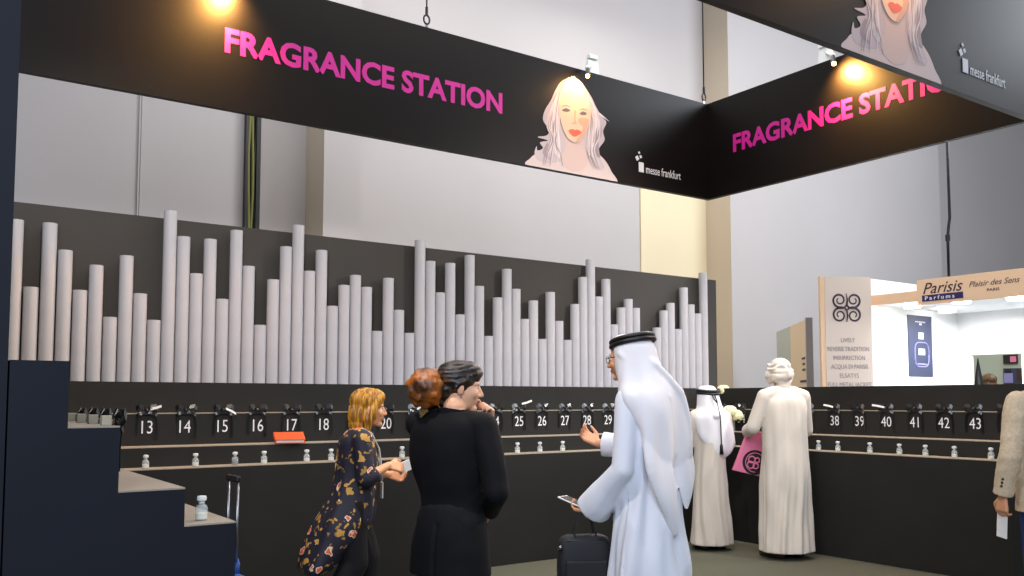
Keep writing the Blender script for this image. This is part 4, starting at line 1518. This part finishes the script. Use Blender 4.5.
ghutra(by_, J['head'], [(0, 0.03, 1.545, 0.035, 0.045), (0, 0.03, 1.535, 0.068, 0.08), (0, 0.025, 1.50, 0.092, 0.108), (0, 0.01, 1.45, 0.103, 0.115), (0, 0.0, 1.40, 0.110, 0.115), (0, -0.015, 1.34, 0.12, 0.118),
                        (0.0, -0.03, 1.29, 0.155, 0.122), (0.0, -0.045, 1.23, 0.18, 0.12), (0.02, -0.07, 1.13, 0.18, 0.10), (0.04, -0.10, 1.02, 0.16, 0.07), (0.06, -0.12, 0.92, 0.10, 0.045), (0.07, -0.12, 0.86, 0.04, 0.025)],
       M['ghutra'], 6.2, 0.014, 6, lifts=[([(-0.13, 0.06, 1.27), (0.0, -0.15, 1.26), (0.14, -0.06, 1.28)], [0.033, 0.036, 0.034])])
agal(by_, (0, 0.022, 1.475), 0.106, 0.122, R(6))
cd_ = MB()
cd_.tube([(0.0, -0.115, 1.465), (0.012, -0.155, 1.40), (0.03, -0.185, 1.25), (0.035, -0.19, 1.0)], 0.006, 8)
cd_.tube([(-0.02, -0.112, 1.465), (-0.012, -0.14, 1.42), (0.012, -0.157, 1.38)], 0.006, 8)
cd_.tube([(0.035, -0.19, 1.0), (0.035, -0.19, 0.985), (0.035, -0.19, 0.90)], [0.008, 0.014, 0.019], 10)
cd_.build('tassel', M['black'], by_, smooth=True)

# ---- man in the beige jacket
JM = at(1047, 5.4)
pj = person('man in beige jacket and blue jeans cut by the picture edge', JM, 65)
J = stand(1.74, 0.20)
J['sl'], J['sr'] = (-0.215, -0.005, 1.385), (0.215, -0.005, 1.385)
J['el'] = (-0.285, -0.02, 1.075)
J['wl'] = (-0.29, 0.055, 0.825)
J['er'] = (0.305, -0.02, 1.075)
J['wr'] = (0.315, 0.055, 0.825)
human(pj, J, M['skin'], rotz(0), 1.0, hands=(
    dict(wrist=J['wl'], d=(0.0, 0.10, -1), nrm=(1, 0.2, 0), side=(0, 1, 0), curl=(0.6, 0.65, 0.7, 0.75), thumb=0.8),
    dict(wrist=J['wr'], d=(0.0, 0.10, -1), nrm=(-1, 0.2, 0), side=(0, 1, 0), curl=(0.6, 0.65, 0.7, 0.75), thumb=0.8)))
m = MB()
m.loft([(0, 0, 1.455, 0.072, 0.07), (0, 0, 1.43, 0.13, 0.085), (0, -0.005, 1.37, 0.205, 0.115), (0, 0, 1.25, 0.22, 0.14), (0, 0, 1.08, 0.215, 0.14), (0, 0, 0.92, 0.215, 0.145), (0, 0, 0.735, 0.222, 0.155)])
m.chain([J['sl'], (0, 0, 1.41), J['sr']], [0.066, 0.07, 0.066])
for a, b, d in (('sl', 'el', 'wl'), ('sr', 'er', 'wr')):
    A_, B_, D_ = Vector(J[a]), Vector(J[b]), Vector(J[d])
    m.chain([A_, A_.lerp(B_, 0.5), B_], [0.074, 0.072, 0.066])
    m.tube([B_, B_.lerp(D_, 0.96)], [0.066, 0.056], 18)
jk = remesh('jacket', m, 0.008, M['beige'], pj, 3, lambda co, no: co + no * (0.008 * nz(co, (6, 6, 12), 6.4) + 0.004 * nz(co, (18, 18, 22), 2.2))[:, None])
for zz in (0.90, 0.92, 0.94):
    MB().ell(Vector(J['el']).lerp(Vector(J['wl']), (1.075 - zz) / 0.24) + Vector((-0.05, -0.034, 0)), 0.008, n=10).build('cuff_button', M['leather'], jk, smooth=True)
m = MB()
for s, h_, k_, a_ in ((-1, 'hl', 'kl', 'al'), (1, 'hr', 'kr', 'ar')):
    m.chain([Vector(J[h_]), Vector(J[k_]), Vector(J[a_]) + Vector((0, 0, 0.02))], [0.11, 0.088, 0.075])
m.ell((0, 0, 0.87), (0.18, 0.13, 0.13))
remesh('jeans', m, 0.009, M['denim'], pj, 4, folds(0.9, 0.1, 0.002, 0.008, 5, 1))
for a_ in ('al', 'ar'):
    shoe(pj, J[a_], (0, 1, 0), M['leather'])
m = MB()
hc = Vector(J['head'])
m.ell(hc + Vector((0, -0.022, 0.05)), (0.083, 0.1, 0.082), n=22)
m.ell(hc + Vector((0, -0.06, -0.01)), (0.07, 0.05, 0.07), n=20)
remesh('hair', m, 0.007, M['hair_brown'], pj, 3)
rj = rotz(R(65 - 90))
o = MB().box((-0.002, -0.04, -0.17), (0.002, 0.045, 0.0)).build('folded_paper', M['paper'], None)
o.location = pj.location + rj @ (Vector(J['wl']) + Vector((0.03, 0.04, -0.085)))
o.rotation_euler = (R(5), 0, R(65 - 90))
tag(o, 'white folded paper hanging from the hand of the man in beige jacket', 'paper')

# ------------------------------------------------------------------ suitcase by the counter end
sp = at(224.5, 4.22)
sc_ = thing('suitcase', 'blue suitcase with raised telescopic handle behind the bare counter end', 'suitcase', (sp.x, sp.y, 0), R(90))
m = MB().box((-0.19, -0.085, 0.05), (0.19, 0.085, 0.60))
m.build('case', M['bluebag'], sc_, bevel=0.03)
for sx in (-1, 1):
    for sy in (-1, 1):
        MB().tube([(sx * 0.15, sy * 0.06 - 0.012, 0.028), (sx * 0.15, sy * 0.06 + 0.012, 0.028)], 0.028, 16).build('wheel', M['black'], sc_, smooth='auto')
hy_ = -0.052
MB().box((-0.082, hy_ - 0.012, 1.018), (0.082, hy_ + 0.012, 1.048)).build('handle_grip', M['black'], sc_, bevel=0.008)
for sx in (-1, 1):
    MB().tube([(sx * 0.068, hy_, 0.59), (sx * 0.068, hy_, 1.022)], 0.0075, 10).build('handle_rod', M['steel'], sc_, smooth=True)
MB().tube([(-0.07, -0.05, 0.59), (-0.065, -0.055, 0.64), (-0.02, -0.058, 0.665), (0.05, -0.055, 0.64), (0.055, -0.05, 0.59)], 0.017, 10).build('carry_handle', M['bluebag'], sc_, smooth=True)

# ------------------------------------------------------------------ flowers in the corner
def bouquet(label, loc, vase_h, seed):
    rnd = random.Random(seed)
    t = thing('flower_vase', label, 'flowers', loc, 0, 'ivory flowers in glass vases')
    MB().lathe([(0.01, 0), (0.032, 0), (0.034, 0.004), (0.036, vase_h), (0.033, vase_h), (0.031, 0.008), (0.01, 0.006)], k=24).build('vase', M['glass'], t, smooth='auto')
    for i in range(5):
        a = i * 1.26
        top = Vector((0.062 * math.cos(a), 0.062 * math.sin(a), vase_h + 0.05 + (0.045 if i % 2 else 0)))
        MB().tube([(0.012 * math.cos(a), 0.012 * math.sin(a), 0.01), (0.018 * math.cos(a), 0.018 * math.sin(a), vase_h), top], 0.004, 6).build('stalk', M['leaf'], t, smooth=True)
        m = MB()
        for k in range(46):
            z_ = -0.75 + 1.75 * (k + 0.5) / 46
            rr = math.sqrt(max(0, 1 - z_ * z_))
            b = k * 2.39996
            q = Vector((rr * math.cos(b), rr * math.sin(b), z_))
            rot = q.to_track_quat('Z', 'Y').to_matrix()
            m.ell(top + q * 0.054, (0.023, 0.018, 0.008), rot @ rotz(rnd.uniform(0, 6)), 8)
        m.ell(top, 0.042, n=12)
        m.build('blossom', M['petal'], t, smooth=True)
    for i in range(3):
        a = i * 2.1 + 0.6
        MB().strip([(0.02 * math.cos(a), 0.02 * math.sin(a), vase_h), (0.07 * math.cos(a), 0.07 * math.sin(a), vase_h + 0.02), (0.10 * math.cos(a), 0.10 * math.sin(a), vase_h - 0.015)], (-math.sin(a), math.cos(a), 0), 0.04).build('leaf', M['leaf'], t, smooth='auto')


f1 = onA(725, 392, yA3 + 0.08)
bouquet('ivory flowers in a vase on the upper shelf, higher of the two bunches', (f1.x, yA3 + 0.08, Z3), 0.11, 1)
f2 = onB(731, 415, xB2 + 0.09)
bouquet('ivory flowers in a clear vase on the middle shelf, lower of the two bunches', (xB2 + 0.10, f2.y, Z2), 0.115, 2)

# ================================================================== NEIGHBOURING BOOTH
XF, YP, XR = 9.60, 6.26, 11.60
Z_B = 2.87
booth = thing('exhibition_booth', 'white lit perfume booth behind the counter with peach fascia', 'booth', (XF, YP, 0))
off = Vector((XF, YP, 0))


def bp_(mb, name, m, parent=booth, **k):
    mb.v = [tuple(Vector(p) - off) for p in mb.v]
    return mb.build(name, m, parent, **k)


bp_(MB().box((XF, YP, 0), (XR + 0.06, YP + 0.06, Z_B)), 'rear_panel', M['booth'])
# side wall with a doorway
d0, d1 = onB(971.5, 370, XR).y, onB(1022, 370, XR).y
zd = onB(985, 354.5, XR).z
bp_(MB().box((XR, d0, 0), (XR + 0.06, YP, Z_B)).box((XR, 2.6, 0), (XR + 0.06, d1, Z_B)).box((XR, d1, zd), (XR + 0.06, d0, Z_B)), 'side_panel', M['booth'])
bp_(MB().box((XF - 0.02, 2.6, 2.60), (XF + 0.06, onB(918, 285, XF).y + 0.01, 2.72)).box((XF, onB(918, 285, XF).y, onB(895, 303, XF).z), (XF + 0.05, YP + 0.06, onB(895, 293, XF).z)), 'beam', M['peach'])
yl = onB(918, 290, XF - 0.03).y
zt_, zb_ = onB(918, 280.5, XF - 0.03).z, onB(918, 305.5, XF - 0.03).z
fas = bp_(MB().box((XF - 0.05, 2.6, zb_), (XF - 0.022, yl, zt_)), 'fascia', M['peach'])
xd = (0, -1, 0)


def sign(s, u, v, h, wpx, m, bold=0.0, shear=0.0, space=1.0, name='lettering', lift=0.052):
    q = onB(u, v, XF - lift)
    e = onB(u + wpx, v, XF - lift)
    mb = place(text_mb(s, width=abs(q.y - e.y), height=h, bold=bold, shear=shear, space=space), (XF - lift, q.y, q.z), xd)
    return bp_(mb, name, m, fas)


sign('Parisis', 923, 294.2, 0.125, 40, M['logo_dark'], 0.004, 0.35)
qa, qb = onB(922, 297, XF - 0.053), onB(963, 293, XF - 0.053)
bp_(MB().box((XF - 0.054, qb.y, zb_ + 0.035), (XF - 0.049, qa.y, zb_ + 0.105)), 'sign_strip', M['indigo'], fas)
q = onB(925, 300, XF - 0.056)
bp_(place(text_mb('Parfums', width=0.34, height=0.042, bold=0.02, space=1.5), (XF - 0.056, q.y, zb_ + 0.05), xd), 'lettering', M['white'], fas)
sign('Plaisir des Sens', 969, 287.2, 0.062, 51, M['logo_dark'], 0.0, 0.35)
sign('PARIS', 987, 291.3, 0.03, 12.5, M['logo_dark'], 0.01)
# lit downlights in the booth
for u, v, x in ((915, 299, XF + 0.35), (965, 306, XF + 0.35), (1020, 304, XF + 0.5), (940, 302, XF + 1.2)):
    y = min(onB(u, 402, x).y, YP - 0.3)
    bp_(MB().lathe([(0.01, 0), (0.09, 0), (0.10, 0.02), (0.09, 0.05), (0.01, 0.05)], (x, y, zb_ + 0.02)), 'downlight', M['booth_light'])
bp_(MB().box((XF + 0.2, 2.6, zb_ + 0.071), (XR, YP, zb_ + 0.11)), 'light_tray', M['booth'])
for y in (5.4, 4.2):
    l = bpy.data.lights.new('booth_lamp', 'AREA')
    l.shape, l.size, l.size_y, l.energy, l.color = 'RECTANGLE', 1.2, 0.9, 62, (0.96, 0.98, 1.0)
    o = bpy.data.objects.new('booth_lamp', l)
    COL.objects.link(o)
    o.location = (XF + 0.9, y, zb_ - 0.02)

# logo tower at the booth's corner
TD = 10.45
ta, tb = at(822, TD), at(873, TD + 0.06)
tw = thing('sign_tower', 'tall peach sign tower with a curled emblem and perfume names', 'sign', (tb.x, tb.y, 0), math.atan2((tb - ta).y, (tb - ta).x))
W_ = (tb - ta).length
ztop = 1.40 + (402 - 277.2) / F_PX * TD
MB().box((-W_, 0.0, 0), (0.0, 0.05, ztop)).build('board', M['peach'], tw)
MB().box((-W_ + 0.055, -0.004, 0), (0.0, 0.0, ztop)).build('face_sheet', mat('pale_peach_sheet', (224, 206, 192), 0.6), tw)


def tpos(u, v):
    s = (u - 822) / (873 - 822)
    return -W_ + W_ * s, 1.40 + (402 - v) / F_PX * TD


cx_, cz_ = tpos(848, 308.5)
mb = MB()
kk = TD / F_PX
for sx in (-1, 1):
    for sz in (-1, 1):
        pts = []
        rad = []
        c0 = (sx * 7.4, sz * 7.6)
        for i in range(30):
            f = i / 29
            a0 = math.atan2(-sz * 0.85, -sx * 0.25)
            a = a0 + sx * sz * (f * 2 * PI * 1.45) * (1 if True else -1)
            rr = 7.6 * (1 - 0.72 * f)
            pts.append((cx_ + (c0[0] + rr * math.cos(a)) * kk, -0.007, cz_ + (c0[1] + rr * math.sin(a)) * kk))
            rad.append((1.15 - 0.55 * f) * kk)
        mb.tube(pts, rad, 6, up=(0, 1, 0), flat=0.3)
        mb.tube([(cx_ + sx * 2 * kk, -0.007, cz_), (cx_ + sx * 5.5 * kk, -0.007, cz_ + sz * 0.6 * kk), (cx_ + sx * 10 * kk, -0.007, cz_ + sz * 0.9 * kk)], [0.9 * kk, 0.9 * kk, 0.5 * kk], 6)
for sz in (-1, 1):
    mb.tube([(cx_, -0.007, cz_ + sz * 2.2 * kk), (cx_ + 0.8 * kk, -0.007, cz_ + sz * 8 * kk), (cx_ - 0.3 * kk, -0.007, cz_ + sz * 14.5 * kk)], [1.1 * kk, 0.9 * kk, 0.4 * kk], 6)
mb.tube([(cx_ + 2.1 * kk * math.cos(2 * PI * i / 20), -0.007, cz_ + 2.1 * kk * math.sin(2 * PI * i / 20)) for i in range(21)], 0.85 * kk, 6)
mb.build('emblem', M['logo_dark'], tw, smooth=True)
for s, u0, u1, v in (('LIVELY', 841.5, 855.5, 343.4), ('REVERIE TRADITION', 828, 869.5, 352.3), ('INSURRECTION', 833.5, 865, 361.2), ('ACQUA DI PARISIS', 831, 868, 370), ('ELSATYS', 839.5, 858.5, 379), ('FULL METAL JACKET', 827.5, 871, 388)):
    x0_, z0_ = tpos(u0, v)
    x1_, _ = tpos(u1, v)
    place(text_mb(s, width=x1_ - x0_, height=4.4 * kk), (x0_, -0.0062, z0_), (1, 0, 0)).build('lettering', M['greytext'], tw)

# poster on the booth's rear panel
pa_, pb_ = onA(906.9, 315, YP), onA(930.5, 315, YP)
zt2, zb2 = onA(906.9, 314.6, YP).z, onA(906.9, 376.2, YP).z
po = thing('wall_poster', 'slate blue poster with a pale perfume bottle on the white booth wall', 'poster', (pa_.x, YP - 0.012, zb2))
pw, phh = pb_.x - pa_.x, zt2 - zb2
MB().box((0, 0, 0), (pw, 0.012, phh)).build('sheet', M['poster'], po)
MB().box((pw * 0.42, -0.004, phh * 0.615), (pw * 0.62, 0, phh * 0.72)).build('bottle_cap', M['white'], po)
MB().box((pw * 0.40, -0.004, phh * 0.355), (pw * 0.66, 0, phh * 0.455)).build('bottle_label', M['white'], po)
MB().box((pw * 0.47, -0.004, phh * 0.845), (pw * 0.55, 0, phh * 0.87)).build('mark', M['white'], po)
mb = MB().tube([(pw * (0.53 + 0.29 * (math.copysign(abs(math.cos(a)) ** 0.5, math.cos(a)))), -0.003, phh * (0.36 + 0.20 * math.copysign(abs(math.sin(a)) ** 0.6, math.sin(a)))) for a in [2 * PI * i / 36 for i in range(37)]], 0.008, 6)
mb.tube([(pw * 0.35, -0.003, phh * 0.20), (pw * 0.7, -0.003, phh * 0.20)], 0.012, 6)
mb.build('bottle_outline', M['posterline'], po, smooth=True)
place(text_mb('PARISIS', width=pw * 0.42, height=phh * 0.02), (pw * 0.30, -0.002, phh * 0.885), (1, 0, 0)).build('lettering', M['white'], po)

# small room seen through the doorway
struct(MB().box((13.6, 4.4, 0), (13.7, 8.0, 2.87)).build('wall_side', M['sage']))
pos = [('framed_poster', 1003, 355.0, 1017.5, 363.5, 'small dark and pink poster on the sage wall seen through the booth doorway', 'poster'),
       ('framed_poster', 1003, 368.5, 1023, 384.5, 'poster of a perfume bottle on the sage wall, lower one through the booth doorway', 'poster')]
for i, (nm, u0, v0, u1, v1, lab, cat) in enumerate(pos):
    a_, b_ = onB(u0, v0, 13.58), onB(u1, v1, 13.58)
    t = thing(nm, lab, cat, (13.6, b_.y, b_.z), 0)
    w2, h2 = a_.y - b_.y, a_.z - b_.z
    MB().box((-0.02, 0, 0), (-0.001, w2, h2)).build('sheet', M['poster'] if i else M['black'], t)
    if i == 0:
        MB().box((-0.026, w2 * 0.08, h2 * 0.18), (-0.02, w2 * 0.5, h2 * 0.82)).build('picture', M['pink'], t)
    else:
        MB().box((-0.026, w2 * 0.5, h2 * 0.12), (-0.02, w2 * 0.96, h2 * 0.7)).box((-0.026, w2 * 0.58, h2 * 0.72), (-0.02, w2 * 0.88, h2 * 0.95), 1).box((-0.026, w2 * 0.02, h2 * 0.2), (-0.02, w2 * 0.3, h2 * 0.9), 2).build('picture', [M['posterline'], M['black'], M['leather']], t)
# tall dark pointed ornament and a visitor by the doorway
og = at(978.3, 12.15)
o = MB().lathe([(0.09, 0), (0.09, 0.02), (0.03, 0.06), (0.03, 1.25), (0.075, 1.45), (0.06, 1.62), (0.006, 1.98)], k=16).build('pointed_ornament', M['black'], None, smooth='auto')
o.location = og
tag(o, 'tall dark pointed ornament just inside the booth doorway', 'ornament')
vp = person('brown haired person half hidden behind the counter, seen through the booth doorway', at(989.5, 12.45), 60)
J = stand(1.77)
human(vp, J, M['skin'], rotz(0.4), 1.0, voxel=0.008)
m = MB()
hc = Vector(J['head'])
m.ell(hc + Vector((0, -0.02, 0.045)), (0.10, 0.11, 0.085), n=22)
m.ell(hc + Vector((0, -0.06, -0.06)), (0.10, 0.06, 0.11), n=20)
remesh('hair', m, 0.008, M['hair_brown'], vp, 3)
m = MB()
m.loft([(0, 0, 1.5, 0.07, 0.07), (0, 0, 1.43, 0.19, 0.10), (0, 0, 1.2, 0.20, 0.14), (0, 0, 0.85, 0.20, 0.15)])
for a, b, d in (('sl', 'el', 'wl'), ('sr', 'er', 'wr')):
    m.chain([J[a], J[b], J[d]], [0.068, 0.06, 0.05])
remesh('shirt', m, 0.01, M['trousers'], vp, 3)
m = MB()
for h_, k_, a_ in (('hl', 'kl', 'al'), ('hr', 'kr', 'ar')):
    m.chain([Vector(J[h_]), Vector(J[k_]), Vector(J[a_]) + Vector((0, 0, 0.02))], [0.11, 0.088, 0.075])
remesh('trousers', m, 0.01, M['trousers'], vp, 3)

# rod that holds the booth's fascia
q = onB(949, 277, XF - 0.03)
t = thing('suspension_rod', 'thin grey rod coming down to the peach fascia of the booth', 'rod', (XF - 0.03, q.y, zt_))
MB().tube([(0, 0, -0.02), (0, 0, 0.45), (0, -0.012, 0.55), (0, -0.03, 0.66), (0, -0.03, 4.5)], 0.016, 10).build('tube', M['wire'], t, smooth=True)
MB().tube([(0, -0.0, 0.40), (0, -0.0, 0.47)], 0.026, 10).build('joint', M['wire'], t, smooth='auto')

# free-standing partition left of the tower
pa2, pb2 = at(779, 14.6), at(809.5, 12.3)
ang = math.atan2((pb2 - pa2).y, (pb2 - pa2).x)
t = thing('folding_partition', 'two leaf tan and grey partition standing between the pilaster and the sign tower', 'partition', pa2, ang)
L_ = (pb2 - pa2).length
hz = 1.40 + (402 - 320.5) / F_PX * 12.3
MB().box((0, -0.03, 0), (L_ * 0.50, 0.03, hz)).build('leaf', M['partition_g'], t)
MB().box((L_ * 0.505, -0.03, 0), (L_, 0.03, hz)).build('leaf', M['partition'], t)
MB().box((L_, -0.045, 0), (L_ + 0.05, 0.045, hz + 0.02)).build('post', M['steel'], t)
mb = MB()
for z_, a_, b_ in ((1.98, 0.86, 0.95), (1.90, 0.88, 0.94), (1.82, 0.87, 0.95), (1.66, 0.80, 0.97)):
    mb.box((L_ * a_, -0.036, z_), (L_ * b_, -0.03, z_ + 0.03))
mb.build('mark', M['logo_dark'], t)
